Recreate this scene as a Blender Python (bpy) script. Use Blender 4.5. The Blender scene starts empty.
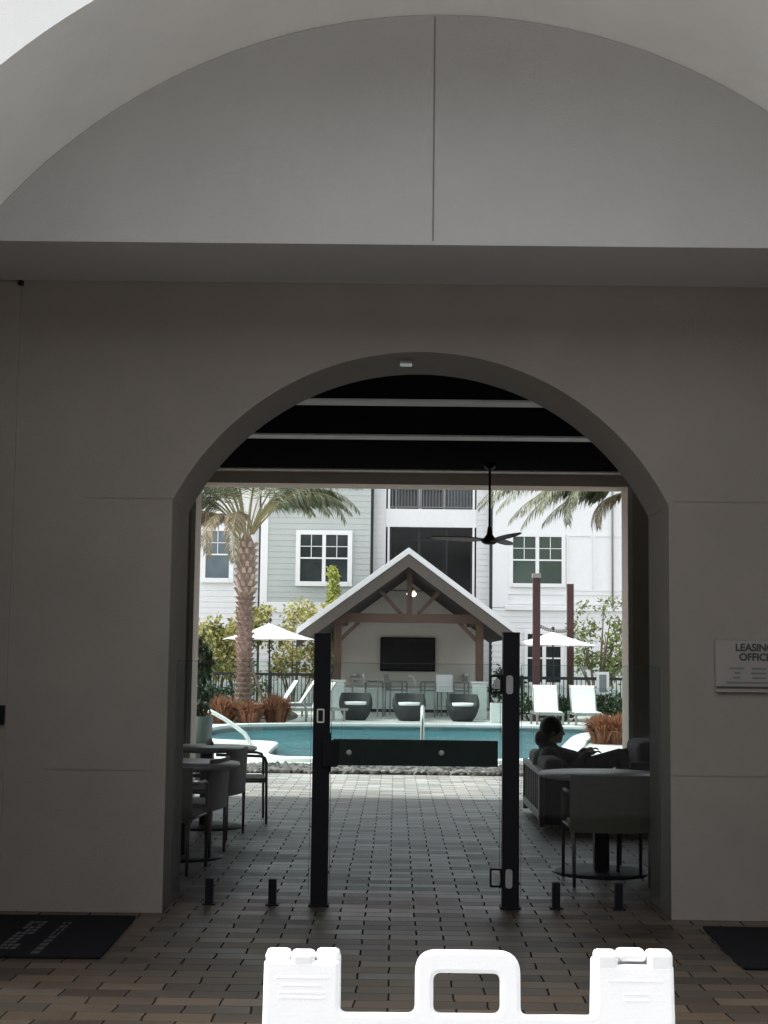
import bpy, bmesh, math, random
import numpy as np
from mathutils import Vector, Matrix, Euler
random.seed(7); rng = np.random.default_rng(7)
R = math.radians
scene = bpy.context.scene
COL = scene.collection

# ------------------------------------------------------------------ camera model
W, H, F, EYE = 768, 1024, 1500.0, 1.57
yc = Vector(((395-384)/F, -(660-512)/F, 1.0)).normalized()
xr = Vector((math.cos(.012), -math.sin(.012), 0))
xc = (xr - yc*xr.dot(yc)).normalized()
zc = Vector((-(xc.y*yc.z-xc.z*yc.y), -(xc.z*yc.x-xc.x*yc.z), -(xc.x*yc.y-xc.y*yc.x)))
if zc.y < 0: zc = -zc
def ray(u, v):
    c = Vector(((u-384)/F, -(v-512)/F, 1.0))
    return Vector((c.dot(xc), c.dot(yc), c.dot(zc)))
def P(u, v, D):
    d = ray(u, v); k = D/d.y
    return Vector((d.x*k, D, EYE+d.z*k))
def G(u, v, z=0.0):
    d = ray(u, v); k = (z-EYE)/d.z
    return Vector((d.x*k, d.y*k, z))
cd = bpy.data.cameras.new('camera'); cam = bpy.data.objects.new('camera', cd); COL.objects.link(cam)
cd.sensor_fit = 'VERTICAL'; cd.sensor_height = 24; cd.sensor_width = 18; cd.lens = F/H*24
cd.clip_start = .05; cd.clip_end = 2000
m = Matrix(((xc.x, xc.y, -xc.z), (yc.x, yc.y, -yc.z), (zc.x, zc.y, -zc.z)))
cam.matrix_world = Matrix.Translation((0, 0, EYE)) @ m.to_4x4()
scene.camera = cam

# ------------------------------------------------------------------ materials
def N(nt, t, **kw):
    n = nt.nodes.new(t)
    for k, v in kw.items():
        if k in n.inputs.keys(): n.inputs[k].default_value = v
        else: setattr(n, k, v)
    return n
def mat(name, col, rough=.6, metal=0, var=.12, scale=6, bump=0, bscale=80, spec=.5, island=0, trans=0, detail=4, coat=0):
    M = bpy.data.materials.new(name); M.use_nodes = True; nt = M.node_tree; L = nt.links
    b = nt.nodes['Principled BSDF']
    b.inputs['Roughness'].default_value = rough; b.inputs['Metallic'].default_value = metal
    b.inputs['Specular IOR Level'].default_value = spec
    tc = N(nt, 'ShaderNodeTexCoord')
    no = N(nt, 'ShaderNodeTexNoise', Scale=scale, Detail=detail, Roughness=.65)
    L.new(tc.outputs['Object'], no.inputs['Vector'])
    rp = N(nt, 'ShaderNodeMapRange'); rp.inputs['From Min'].default_value = .25; rp.inputs['From Max'].default_value = .75
    rp.inputs['To Min'].default_value = 1-var; rp.inputs['To Max'].default_value = 1+var
    L.new(no.outputs['Fac'], rp.inputs['Value'])
    val = rp.outputs['Result']
    if island:
        ge = N(nt, 'ShaderNodeNewGeometry')
        r2 = N(nt, 'ShaderNodeMapRange'); r2.inputs['To Min'].default_value = 1-island; r2.inputs['To Max'].default_value = 1+island
        L.new(ge.outputs['Random Per Island'], r2.inputs['Value'])
        mm = N(nt, 'ShaderNodeMath', operation='MULTIPLY'); L.new(val, mm.inputs[0]); L.new(r2.outputs['Result'], mm.inputs[1]); val = mm.outputs[0]
    mx = N(nt, 'ShaderNodeVectorMath', operation='SCALE'); mx.inputs[0].default_value = col[:3]
    L.new(val, mx.inputs['Scale']); L.new(mx.outputs['Vector'], b.inputs['Base Color'])
    r3 = N(nt, 'ShaderNodeMapRange'); r3.inputs['To Min'].default_value = max(.02, rough-.1); r3.inputs['To Max'].default_value = min(1, rough+.1)
    L.new(no.outputs['Fac'], r3.inputs['Value']); L.new(r3.outputs['Result'], b.inputs['Roughness'])
    if bump:
        n2 = N(nt, 'ShaderNodeTexNoise', Scale=bscale, Detail=3); L.new(tc.outputs['Object'], n2.inputs['Vector'])
        bp = N(nt, 'ShaderNodeBump', Strength=bump, Distance=.01); L.new(n2.outputs['Fac'], bp.inputs['Height']); L.new(bp.outputs['Normal'], b.inputs['Normal'])
    if trans:
        out = nt.nodes['Material Output']; tr = N(nt, 'ShaderNodeBsdfTranslucent'); L.new(mx.outputs['Vector'], tr.inputs['Color'])
        ms = N(nt, 'ShaderNodeMixShader', Fac=trans); L.new(b.outputs[0], ms.inputs[1]); L.new(tr.outputs[0], ms.inputs[2]); L.new(ms.outputs[0], out.inputs['Surface'])
    return M
def glass_mat(name, tint, rough=.0, ior=1.14):
    M = bpy.data.materials.new(name); M.use_nodes = True; nt = M.node_tree; L = nt.links
    nt.nodes.remove(nt.nodes['Principled BSDF']); out = nt.nodes['Material Output']
    t = N(nt, 'ShaderNodeBsdfTransparent', Color=(*tint, 1)); g = N(nt, 'ShaderNodeBsdfGlossy', Roughness=rough)
    fr = N(nt, 'ShaderNodeFresnel', IOR=ior); ms = N(nt, 'ShaderNodeMixShader')
    L.new(fr.outputs[0], ms.inputs[0]); L.new(t.outputs[0], ms.inputs[1]); L.new(g.outputs[0], ms.inputs[2]); L.new(ms.outputs[0], out.inputs['Surface'])
    return M
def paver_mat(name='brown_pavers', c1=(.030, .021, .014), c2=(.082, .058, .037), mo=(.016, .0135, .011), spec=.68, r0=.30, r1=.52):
    M = bpy.data.materials.new(name); M.use_nodes = True; nt = M.node_tree; L = nt.links; b = nt.nodes['Principled BSDF']
    tc = N(nt, 'ShaderNodeTexCoord')
    br = N(nt, 'ShaderNodeTexBrick', Scale=1.0); br.offset = .5
    br.inputs['Mortar Size'].default_value = .0055; br.inputs['Mortar Smooth'].default_value = .25
    br.inputs['Brick Width'].default_value = .306; br.inputs['Row Height'].default_value = .456; br.inputs['Bias'].default_value = -.1
    br.inputs['Color1'].default_value = (*c1, 1); br.inputs['Color2'].default_value = (*c2, 1); br.inputs['Mortar'].default_value = (*mo, 1)
    # slight wobble so the joints are not ruler straight
    wn = N(nt, 'ShaderNodeTexNoise', Scale=4.5, Detail=3); L.new(tc.outputs['Object'], wn.inputs['Vector'])
    wm = N(nt, 'ShaderNodeVectorMath', operation='MULTIPLY_ADD'); wm.inputs[1].default_value = (.03, .02, 0)
    L.new(wn.outputs['Color'], wm.inputs[0]); L.new(tc.outputs['Object'], wm.inputs[2])
    sq = N(nt, 'ShaderNodeVectorMath', operation='MULTIPLY'); sq.inputs[1].default_value = (1, 3, 1); L.new(wm.outputs[0], sq.inputs[0]); L.new(sq.outputs[0], br.inputs['Vector'])
    # second brick lookup drives a hue change brown/grey per stone
    b2 = N(nt, 'ShaderNodeTexBrick', Scale=1.0); b2.offset = .5
    for k, v in (('Mortar Size', 0.0), ('Brick Width', .306), ('Row Height', .152), ('Bias', .1)): b2.inputs[k].default_value = v
    b2.inputs['Color1'].default_value = (1.05, .95, .86, 1); b2.inputs['Color2'].default_value = (.95, 1, 1.03, 1)
    sh = N(nt, 'ShaderNodeVectorMath', operation='ADD'); sh.inputs[1].default_value = (3.06*5, .152*14, 0); L.new(wm.outputs[0], sh.inputs[0]); L.new(sh.outputs[0], b2.inputs['Vector'])
    no = N(nt, 'ShaderNodeTexNoise', Scale=1.1, Detail=6, Roughness=.7); L.new(tc.outputs['Object'], no.inputs['Vector'])
    n3 = N(nt, 'ShaderNodeTexNoise', Scale=45, Detail=3, Roughness=.7); L.new(tc.outputs['Object'], n3.inputs['Vector'])
    m1 = N(nt, 'ShaderNodeMapRange'); m1.inputs['From Min'].default_value = .3; m1.inputs['From Max'].default_value = .7; m1.inputs['To Min'].default_value = .8; m1.inputs['To Max'].default_value = 1.2; L.new(no.outputs['Fac'], m1.inputs['Value'])
    m2 = N(nt, 'ShaderNodeMapRange'); m2.inputs['To Min'].default_value = .75; m2.inputs['To Max'].default_value = 1.25; L.new(n3.outputs['Fac'], m2.inputs['Value'])
    mu = N(nt, 'ShaderNodeMath', operation='MULTIPLY'); L.new(m1.outputs[0], mu.inputs[0]); L.new(m2.outputs[0], mu.inputs[1])
    v1 = N(nt, 'ShaderNodeVectorMath', operation='MULTIPLY'); L.new(br.outputs['Color'], v1.inputs[0]); L.new(b2.outputs['Color'], v1.inputs[1])
    v2 = N(nt, 'ShaderNodeVectorMath', operation='SCALE'); L.new(v1.outputs[0], v2.inputs[0]); L.new(mu.outputs[0], v2.inputs['Scale']); L.new(v2.outputs[0], b.inputs['Base Color'])
    b.inputs['Specular IOR Level'].default_value = spec
    ro = N(nt, 'ShaderNodeMapRange'); ro.inputs['To Min'].default_value = r0; ro.inputs['To Max'].default_value = r1; L.new(no.outputs['Fac'], ro.inputs['Value']); L.new(ro.outputs[0], b.inputs['Roughness'])
    hs = N(nt, 'ShaderNodeMath', operation='MULTIPLY_ADD'); hs.inputs[1].default_value = -1.0; L.new(br.outputs['Fac'], hs.inputs[0])
    hm = N(nt, 'ShaderNodeMath', operation='MULTIPLY'); hm.inputs[1].default_value = .25; L.new(n3.outputs['Fac'], hm.inputs[0]); L.new(hm.outputs[0], hs.inputs[2])
    bp = N(nt, 'ShaderNodeBump', Strength=.7, Distance=.008); L.new(hs.outputs[0], bp.inputs['Height']); L.new(bp.outputs[0], b.inputs['Normal'])
    b3 = N(nt, 'ShaderNodeTexBrick', Scale=1.0); b3.offset = .5
    for k, v in (('Mortar Size', .007), ('Brick Width', .306), ('Row Height', .152), ('Bias', 0)): b3.inputs[k].default_value = v
    b3.inputs['Color1'].default_value = (0, 0, 0, 1); b3.inputs['Color2'].default_value = (1, 1, 1, 1); b3.inputs['Mortar'].default_value = (1, 1, 1, 1)
    s3 = N(nt, 'ShaderNodeVectorMath', operation='ADD'); s3.inputs[1].default_value = (3.06*3, .152*22, 0); L.new(wm.outputs[0], s3.inputs[0]); L.new(s3.outputs[0], b3.inputs['Vector'])
    ra = N(nt, 'ShaderNodeMath', operation='MULTIPLY_ADD'); ra.inputs[1].default_value = .16; L.new(b3.outputs['Color'], ra.inputs[0]); L.new(ro.outputs[0], ra.inputs[2]); L.new(ra.outputs[0], b.inputs['Roughness'])
    sp = N(nt, 'ShaderNodeMath', operation='MULTIPLY_ADD'); sp.inputs[1].default_value = -spec; sp.inputs[2].default_value = spec; L.new(br.outputs['Fac'], sp.inputs[0]); L.new(sp.outputs[0], b.inputs['Specular IOR Level'])
    return M
def water_mat():
    M = mat('pool_water', (.018, .125, .15), rough=.07, var=.5, scale=.45, spec=.42)
    nt = M.node_tree; L = nt.links; b = nt.nodes['Principled BSDF']
    tc = N(nt, 'ShaderNodeTexCoord'); mp = N(nt, 'ShaderNodeMapping'); mp.inputs['Scale'].default_value = (1.2, 2.2, 1); L.new(tc.outputs['Object'], mp.inputs[0])
    no = N(nt, 'ShaderNodeTexNoise', Scale=1.6, Detail=4, Roughness=.6); L.new(mp.outputs[0], no.inputs['Vector'])
    bp = N(nt, 'ShaderNodeBump', Strength=.7, Distance=.25); L.new(no.outputs['Fac'], bp.inputs['Height']); L.new(bp.outputs[0], b.inputs['Normal'])
    return M
def weave_mat(name, col, sc=60):
    M = mat(name, col, rough=.7, var=.2, scale=20); nt = M.node_tree; L = nt.links; b = nt.nodes['Principled BSDF']
    tc = N(nt, 'ShaderNodeTexCoord'); wv = N(nt, 'ShaderNodeTexWave', Scale=sc, Distortion=.6); wv.bands_direction = 'Z'; L.new(tc.outputs['Object'], wv.inputs['Vector'])
    bp = N(nt, 'ShaderNodeBump', Strength=.6, Distance=.006); L.new(wv.outputs['Fac'], bp.inputs['Height']); L.new(bp.outputs[0], b.inputs['Normal'])
    return M
MT = dict(
    pavers=paver_mat(), litpavers=paver_mat('daylit_pavers', (.20, .19, .175), (.40, .39, .37), (.06, .06, .055), .5, .4, .7), water=water_mat(),  # second set repeats the pavers with open daylight put into their colour
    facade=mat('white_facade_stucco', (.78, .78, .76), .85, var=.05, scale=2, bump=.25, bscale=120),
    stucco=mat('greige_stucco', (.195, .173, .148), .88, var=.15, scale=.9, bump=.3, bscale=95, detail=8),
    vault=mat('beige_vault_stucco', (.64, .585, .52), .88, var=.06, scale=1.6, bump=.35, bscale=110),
    arch=mat('trowelled_lit_arch_stucco', (.50, .465, .42), .85, var=.2, scale=3.5, bump=.5, bscale=25, detail=8),  # paler than the wall: light from the patio side put into the reveal colour
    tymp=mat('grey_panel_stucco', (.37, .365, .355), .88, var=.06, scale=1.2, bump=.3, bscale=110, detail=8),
    joint=mat('joint_shadow_grey', (.16, .15, .14), .9),
    ceiling=mat('black_ceiling', (.010, .010, .011), .95, var=.2, spec=0),
    batten=mat('grey_batten', (.62, .61, .58), .6),
    column=mat('tan_column', (.46, .40, .34), .85, var=.08, bump=.3, bscale=110),
    black=mat('black_powder_coat', (.006, .0065, .008), .5, var=.15, scale=12, spec=.12),
    blackmat=mat('black_rubber_mat', (.008, .008, .009), .95, spec=.08, var=.3, scale=40, bump=.5, bscale=200),
    matgrey=mat('grey_mat_lettering', (.045, .045, .044), .9, var=.35, scale=30),
    steel=mat('brushed_steel', (.55, .55, .53), .32, metal=1, var=.1, scale=30),
    signpl=mat('grey_sign_plate', (.19, .176, .155), .5, var=.05),
    ink=mat('black_lettering', (.02, .02, .02), .5),
    inkgrey=mat('faint_lettering', (.10, .11, .10), .5),
    plastic=mat('white_moulded_plastic', (.90, .905, .91), .42, var=.02, scale=5, bump=.06, bscale=200),
    taupe=weave_mat('taupe_weave', (.07, .058, .045), 40), taupeleg=mat('taupe_metal', (.045, .037, .03), .5, var=.15),
    tabletop=mat('grey_tabletop', (.17, .162, .15), .4, var=.15, scale=8), tablebase=mat('dark_table_base', (.010, .010, .011), .55, spec=.2),
    frame=mat('charcoal_sofa_frame', (.016, .015, .014), .5), cushion=mat('grey_cushion', (.055, .05, .044), .9, var=.12, scale=30, bump=.3, bscale=300),
    dkcushion=mat('dark_cushion', (.018, .017, .0165), .9, var=.2, scale=30, bump=.3, bscale=300),
    skin=mat('skin', (.23, .14, .10), .55, var=.08), hair=mat('dark_hair', (.018, .014, .012), .6, var=.4, scale=60, bump=.6, bscale=90),
    cloth=mat('black_sweater', (.02, .02, .022), .9, var=.2, scale=30, bump=.4, bscale=200), denim=mat('dark_trousers', (.028, .024, .025), .9, var=.25, scale=30),
    shoe=mat('brown_shoe', (.07, .05, .045), .6),
    deck=mat('pale_pool_deck', (.55, .54, .51), .85, var=.10, scale=1.5, bump=.3, bscale=60), coping=mat('white_coping', (.72, .72, .70), .7, var=.08, scale=3),
    tile=mat('teal_tile', (.10, .32, .36), .3, var=.2, scale=8),
    concrete=mat('bounce_concrete_drive', (.34, .335, .325), .9, var=.1, scale=1.2, bump=.2, bscale=60), brick=mat('blocker_brown_cladding', (.10, .085, .07), .9, var=.2, scale=3),
    lawn=mat('ground_soil_grass', (.10, .12, .06), .95, var=.3, scale=.8), mulch=mat('dark_mulch', (.045, .035, .028), .95, var=.5, scale=12, bump=.8, bscale=30),
    pebble=mat('river_pebbles', (.13, .125, .115), .75, var=.2, scale=3, island=.65),
    trunk=mat('palm_trunk_bark', (.26, .18, .145), .95, var=.35, scale=14, bump=.8, bscale=30, island=.3), boot=mat('pale_palm_boots', (.42, .33, .27), .9, var=.2, island=.35),
    frond=mat('palm_frond_green', (.15, .17, .10), .5, var=.3, scale=2, island=.45, trans=.3), deadfrond=mat('dry_palm_frond', (.27, .225, .145), .8, var=.25, scale=3, island=.4, trans=.25),
    stalk=mat('pale_frond_stalk', (.36, .33, .18), .6, var=.2),
    fruit=mat('orange_palm_fruit', (.42, .20, .05), .7, var=.3, island=.3),
    leaf=mat('shrub_leaf_green', (.15, .19, .06), .55, var=.35, scale=1.5, island=.5, trans=.3), leafy=mat('yellow_green_leaf', (.30, .34, .07), .55, var=.3, scale=2, island=.45, trans=.35),
    leafd=mat('dark_leaf', (.035, .06, .025), .55, var=.3, scale=2, island=.5, trans=.2), leafm=mat('olive_leaf', (.31, .30, .095), .55, var=.3, scale=2, island=.5, trans=.3),
    bark=mat('grey_bark', (.16, .13, .10), .95, var=.3, scale=20),
    redgrass=mat('red_fountain_grass', (.27, .115, .062), .8, var=.3, scale=4, island=.5, trans=.3),
    siding=mat('white_lap_siding', (.72, .73, .74), .7, var=.04, scale=1), graysiding=mat('grey_green_siding', (.43, .47, .45), .7, var=.05, scale=1),
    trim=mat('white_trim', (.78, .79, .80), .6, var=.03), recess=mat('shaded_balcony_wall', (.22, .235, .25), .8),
    wglass=mat('window_glass', (.02, .027, .03), .06, var=.4, scale=.7, spec=.7), gglass=mat('greenish_window_glass', (.06, .085, .07), .08, var=.3, scale=.5, spec=.6),
    pipe=mat('black_downspout', (.02, .02, .022), .5), iron=mat('black_iron', (.015, .015, .017), .5), greyiron=mat('grey_railing', (.16, .16, .16), .5),
    metalroof=mat('galvanised_roof', (.74, .75, .76), .4, metal=.1, var=.06, scale=2), wood=mat('brown_timber', (.085, .05, .036), .7, var=.25, scale=6, bump=.3, bscale=40),
    fascia=mat('taupe_fascia', (.085, .072, .062), .7, var=.15), darkwood=mat('dark_soffit', (.012, .009, .008), .8, var=.2), redwood=mat('red_brown_post', (.055, .022, .022), .65, var=.25, scale=8),
    cabwall=mat('cabana_plaster', (.58, .56, .52), .85, var=.05, scale=1.2, bump=.2, bscale=80), tv=mat('tv_screen', (.006, .006, .008), .15), white=mat('white_canvas', (.84, .84, .83), .8, var=.03, trans=.12),
    wicker=weave_mat('charcoal_wicker', (.026, .03, .03), 30), seatwhite=mat('white_seat_pad', (.80, .80, .78), .8), sling=mat('white_sling', (.74, .76, .75), .7, var=.03),
    alu=mat('grey_aluminium', (.28, .28, .27), .45, metal=.4), counter=mat('white_counter', (.62, .66, .64), .5), pot=mat('green_grey_pot', (.07, .10, .09), .5), bulb=mat('bulb_glass', (.12, .11, .10), .3),
    screen=glass_mat('dark_insect_screen', (.45, .48, .50), .1, 1.4),
    fanblade=mat('grey_fan_blade', (.09, .085, .08), .5),
    skyglass=mat('pale_window_glass', (.13, .17, .19), .06, var=.25, scale=.8, spec=.7),
    glass=glass_mat('clear_fence_glass', (.93, .965, .955)), farglass=glass_mat('green_fence_glass', (.92, .965, .955)), edge=mat('glass_edge', (.05, .07, .066), .5, spec=.15),
    panelblk=mat('black_gloss_green_reflection', (.005, .013, .011), .22, var=.5, scale=3, spec=.12),  # green tint paints in the reflections on the bar
)
lampm = bpy.data.materials.new('lit_bulb'); lampm.use_nodes = True
lampm.node_tree.nodes['Principled BSDF'].inputs['Emission Color'].default_value = (1, .85, .62, 1); lampm.node_tree.nodes['Principled BSDF'].inputs['Emission Strength'].default_value = 4
MT['lamp'] = lampm

# ------------------------------------------------------------------ helpers
def tag(o, label=None, cat=None, group=None, kind=None):
    for k, v in (('label', label), ('category', cat), ('group', group), ('kind', kind)):
        if v: o[k] = v
    return o
def empty(name, loc=(0, 0, 0), rz=0, **kw):
    o = bpy.data.objects.new(name, None); o.empty_display_size = .1; COL.objects.link(o)
    o.location = loc; o.rotation_euler = (0, 0, rz); tag(o, **kw); return o
def rootmat(p):
    q = p
    while q.parent: q = q.parent
    return Matrix.Translation(q.location) @ q.rotation_euler.to_matrix().to_4x4()
class MB:
    def __init__(s): s.bm = bmesh.new()
    def _x(s, vs, M):
        if M is not None: bmesh.ops.transform(s.bm, matrix=M, verts=vs)
    def box(s, a, b, M=None, bev=0):
        a, b = Vector(a), Vector(b)
        r = bmesh.ops.create_cube(s.bm, size=1); vs = r['verts']; c = (a+b)/2; d = b-a
        for v in vs: v.co = Vector((v.co.x*d.x+c.x, v.co.y*d.y+c.y, v.co.z*d.z+c.z))
        if bev:
            es = list({e for v in vs for e in v.link_edges})
            n0 = set(s.bm.verts); rr = bmesh.ops.bevel(s.bm, geom=es, offset=bev, segments=2, affect='EDGES', profile=.5)
            vs = list({v for f in rr['faces'] for v in f.verts} | {v for v in vs if v.is_valid})
        s._x(vs, M); return s
    def tube(s, pts, r, n=8, cap=True):
        pts = [Vector(p) for p in pts]; rs = r if isinstance(r, (list, tuple)) else [r]*len(pts); rings = []
        up = None
        for i, p in enumerate(pts):
            t = (pts[min(i+1, len(pts)-1)]-pts[max(i-1, 0)]).normalized()
            if up is None: up = t.orthogonal().normalized()
            up = (up - t*up.dot(t)).normalized(); sd = t.cross(up)
            rings.append([s.bm.verts.new(p + (up*math.cos(2*math.pi*k/n)+sd*math.sin(2*math.pi*k/n))*rs[i]) for k in range(n)])
        for a, b in zip(rings, rings[1:]):
            for k in range(n): f = s.bm.faces.new((a[k], a[(k+1) % n], b[(k+1) % n], b[k])); f.smooth = n > 5
        if cap: s.bm.faces.new(rings[0][::-1]); s.bm.faces.new(rings[-1])
        return s
    def lathe(s, prof, n=32, c=(0, 0, 0), cap=True, M=None):
        c = Vector(c); rings = []; allv = []
        for r, z in prof:
            rg = [s.bm.verts.new(c+Vector((r*math.cos(2*math.pi*k/n), r*math.sin(2*math.pi*k/n), z))) for k in range(n)]; rings.append(rg); allv += rg
        for a, b in zip(rings, rings[1:]):
            for k in range(n): f = s.bm.faces.new((a[k], a[(k+1) % n], b[(k+1) % n], b[k])); f.smooth = True
        if cap: s.bm.faces.new(rings[0][::-1]); s.bm.faces.new(rings[-1])
        s._x(allv, M); return s
    def poly(s, pts):
        s.bm.faces.new([s.bm.verts.new(Vector(p)) for p in pts]); return s
    def prism(s, pts, d):
        d = Vector(d); a = [s.bm.verts.new(Vector(p)) for p in pts]; b = [s.bm.verts.new(Vector(p)+d) for p in pts]; n = len(a)
        s.bm.faces.new(a[::-1]); s.bm.faces.new(b)
        for k in range(n): s.bm.faces.new((a[k], a[(k+1) % n], b[(k+1) % n], b[k]))
        return s
    def ball(s, c, r, sx=1, sy=1, sz=1, sub=2):
        g = bmesh.ops.create_icosphere(s.bm, subdivisions=sub, radius=1)
        for v in g['verts']: v.co = Vector((v.co.x*r*sx, v.co.y*r*sy, v.co.z*r*sz))+Vector(c)
        for v in g['verts']:
            for f in v.link_faces: f.smooth = True
        return s
    def build(s, name, mt, parent=None, world=False, loc=None, bev=0, recalc=True):
        if recalc: bmesh.ops.recalc_face_normals(s.bm, faces=s.bm.faces)
        me = bpy.data.meshes.new(name); s.bm.to_mesh(me); s.bm.free()
        return link(name, me, mt, parent, world, loc, bev)
def link(name, me, mt, parent=None, world=False, loc=None, bev=0):
    o = bpy.data.objects.new(name, me); COL.objects.link(o)
    me.materials.clear()
    for q in (mt if isinstance(mt, (list, tuple)) else [mt]): me.materials.append(q)
    if parent is not None:
        if world: me.transform(rootmat(parent).inverted())
        o.parent = parent
    elif loc is not None:
        me.transform(Matrix.Translation(-Vector(loc))); o.location = loc
    if bev:
        bv = o.modifiers.new('bevel', 'BEVEL'); bv.width = bev; bv.segments = 2; bv.limit_method = 'ANGLE'
    return o
def evalmesh(ob):
    dg = bpy.context.evaluated_depsgraph_get(); dg.update()
    return bpy.data.meshes.new_from_object(ob.evaluated_get(dg))
def sheet(outlines, ext=0, bev=0, res=2):
    """filled 2D outline (first) with holes (others), extruded by +-ext, in XY"""
    cu = bpy.data.curves.new('tmp', 'CURVE'); cu.dimensions = '2D'; cu.fill_mode = 'BOTH'; cu.extrude = ext; cu.bevel_depth = bev; cu.bevel_resolution = res
    for ol in outlines:
        sp = cu.splines.new('POLY'); sp.points.add(len(ol)-1); sp.use_cyclic_u = True
        for q, p in zip(sp.points, ol): q.co = (p[0], p[1], 0, 1)
    if bev: cu.offset = -bev
    ob = bpy.data.objects.new('tmp', cu); COL.objects.link(ob); me = evalmesh(ob)
    bpy.data.objects.remove(ob); bpy.data.curves.remove(cu); return me
XZ = Matrix(((1, 0, 0, 0), (0, 0, -1, 0), (0, 1, 0, 0), (0, 0, 0, 1)))   # (x,y,z)->(x,-z,y)
def wallsheet(outlines, y0, y1, bev=0):
    me = sheet(outlines, (y1-y0)/2-bev, bev); me.transform(Matrix.Translation((0, (y0+y1)/2, 0)) @ XZ); return me
def fillet(pts, r, n=5):
    out = []; k = len(pts)
    for i in range(k):
        p, a, b = Vector(pts[i]), Vector(pts[i-1]), Vector(pts[(i+1) % k]); rr = r[i] if isinstance(r, (list, tuple)) else r
        if rr <= 0: out.append((p.x, p.y)); continue
        u, w = (a-p).normalized(), (b-p).normalized()
        for j in range(n+1):
            t = j/n; q = p + u*rr*(1-t)**2 + w*rr*t**2
            out.append((q.x, q.y))
    return out
def textmesh(s, size, ext=.001, align='CENTER'):
    cu = bpy.data.curves.new('tmp', 'FONT'); cu.body = s; cu.size = size; cu.extrude = ext; cu.align_x = align; cu.align_y = 'CENTER'; cu.offset = size*.035
    ob = bpy.data.objects.new('tmp', cu); COL.objects.link(ob); me = evalmesh(ob); bpy.data.objects.remove(ob); bpy.data.curves.remove(cu); return me
def kids(o): return [c for c in bpy.data.objects if c.parent == o]
def copy_tree(o, parent=None):
    c = o.copy(); COL.objects.link(c)
    if parent is not None: c.parent = parent
    for ch in kids(o): copy_tree(ch, c)
    return c
def quads(name, verts, faces, mt, parent=None, world=False, loc=None):
    me = bpy.data.meshes.new(name); me.from_pydata([tuple(v) for v in verts], [], faces); me.update()
    return link(name, me, mt, parent, world, loc)
def leaves(centers, radii, n, size, asp=.5, flat=1.0, up=.3):
    """leaf-sized bent quads spread through clumps; returns verts, faces"""
    V = []; Fc = []
    cs = np.array(centers); rs = np.array(radii); wts = rs**2; wts = wts/wts.sum()
    for i in range(n):
        k = rng.choice(len(cs), p=wts)
        d = rng.normal(size=3); d /= np.linalg.norm(d); rad = rs[k]*(rng.random()**.45)
        p = cs[k] + d*rad*np.array([1, 1, flat])
        ax = rng.normal(size=3)+np.array([0, 0, -up]); ax /= np.linalg.norm(ax)
        sd = np.cross(ax, rng.normal(size=3)); sd /= np.linalg.norm(sd); s = size*(.6+.8*rng.random())
        a = p; b = p+ax*s*.5+sd*s*asp*.5; c = p+ax*s; e = p+ax*s*.5-sd*s*asp*.5
        j = len(V); V += [a, b, c, e]; Fc.append((j, j+1, j+2, j+3))
    return V, Fc

# ------------------------------------------------------------------ the setting
gd = MB().bm; 
ground_hole = [(-13, 22.6), (13, 22.6), (13, 40), (-13, 40)]
me = sheet([[(-400, -60), (400, -60), (400, 600), (-400, 600)], ground_hole]); me.transform(Matrix.Translation((0, 0, -.02)))
tag(link('ground', me, MT['lawn']), kind='structure')
tag(MB().box((-60, -40, -.2), (60, 4.0, -.004)).build('bounce_drive', MT['concrete']), kind='structure')  # unseen drive added to bounce light into the portal
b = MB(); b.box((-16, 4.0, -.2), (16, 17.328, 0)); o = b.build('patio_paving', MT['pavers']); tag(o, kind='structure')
b = MB(); b.box((-16, 17.328, -.2), (16, 20.85, 0)); tag(b.build('poolside_lit_paving', MT['litpavers']), kind='structure')  # same paving beyond the roof, its daylight painted as a paler tone
pool_px = [(262, 760.5), (330, 761.5), (420, 762.5), (500, 763.5), (530, 763), (550, 759), (562, 752), (569, 744), (574, 739.5), (582, 736.5), (596, 735), (608, 733), (604, 730.6), (588, 729.4),
           (480, 727.5), (400, 726.5), (300, 726), (240, 727), (217, 729), (203, 733), (199, 737.5), (206, 742), (228, 743.6), (279, 744.8), (272, 750)]
pool = [tuple(G(*p)[:2]) for p in pool_px]
def smooth_closed(pts, it=2):
    for _ in range(it):
        q = []
        for i in range(len(pts)):
            a, c = Vector(pts[i]), Vector(pts[(i+1) % len(pts)]); q += [tuple(a*.75+c*.25), tuple(a*.25+c*.75)]
        pts = q
    return pts
pool = smooth_closed(pool, 2)
def offset(pts, d):
    ar = sum(pts[i][0]*pts[(i+1) % len(pts)][1]-pts[(i+1) % len(pts)][0]*pts[i][1] for i in range(len(pts))); sg = 1 if ar > 0 else -1; out = []
    for i in range(len(pts)):
        a, c = Vector(pts[i-1]), Vector(pts[(i+1) % len(pts)]); t = (c-a).normalized(); nn = Vector((t.y, -t.x))*sg; out.append(tuple(Vector(pts[i])+nn*d))
    return out
cop = offset(pool, .32)
me = sheet([[(-16, 22.2), (16, 22.2), (16, 47.2), (-16, 47.2)], pool], .06); me.transform(Matrix.Translation((0, 0, -.052)))
tag(link('pool_deck', me, MT['deck']), kind='structure')
me = sheet([offset(pool, .34), offset(pool, -.03)], .025, .01); me.transform(Matrix.Translation((0, 0, .034)))
tag(link('pool_coping', me, MT['coping']), kind='structure')
me = sheet([offset(pool, .02)]); me.transform(Matrix.Translation((0, 0, -.08))); tag(link('pool_water', me, MT['water']), kind='structure')
b = MB(); pp = offset(pool, -.0)
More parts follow.
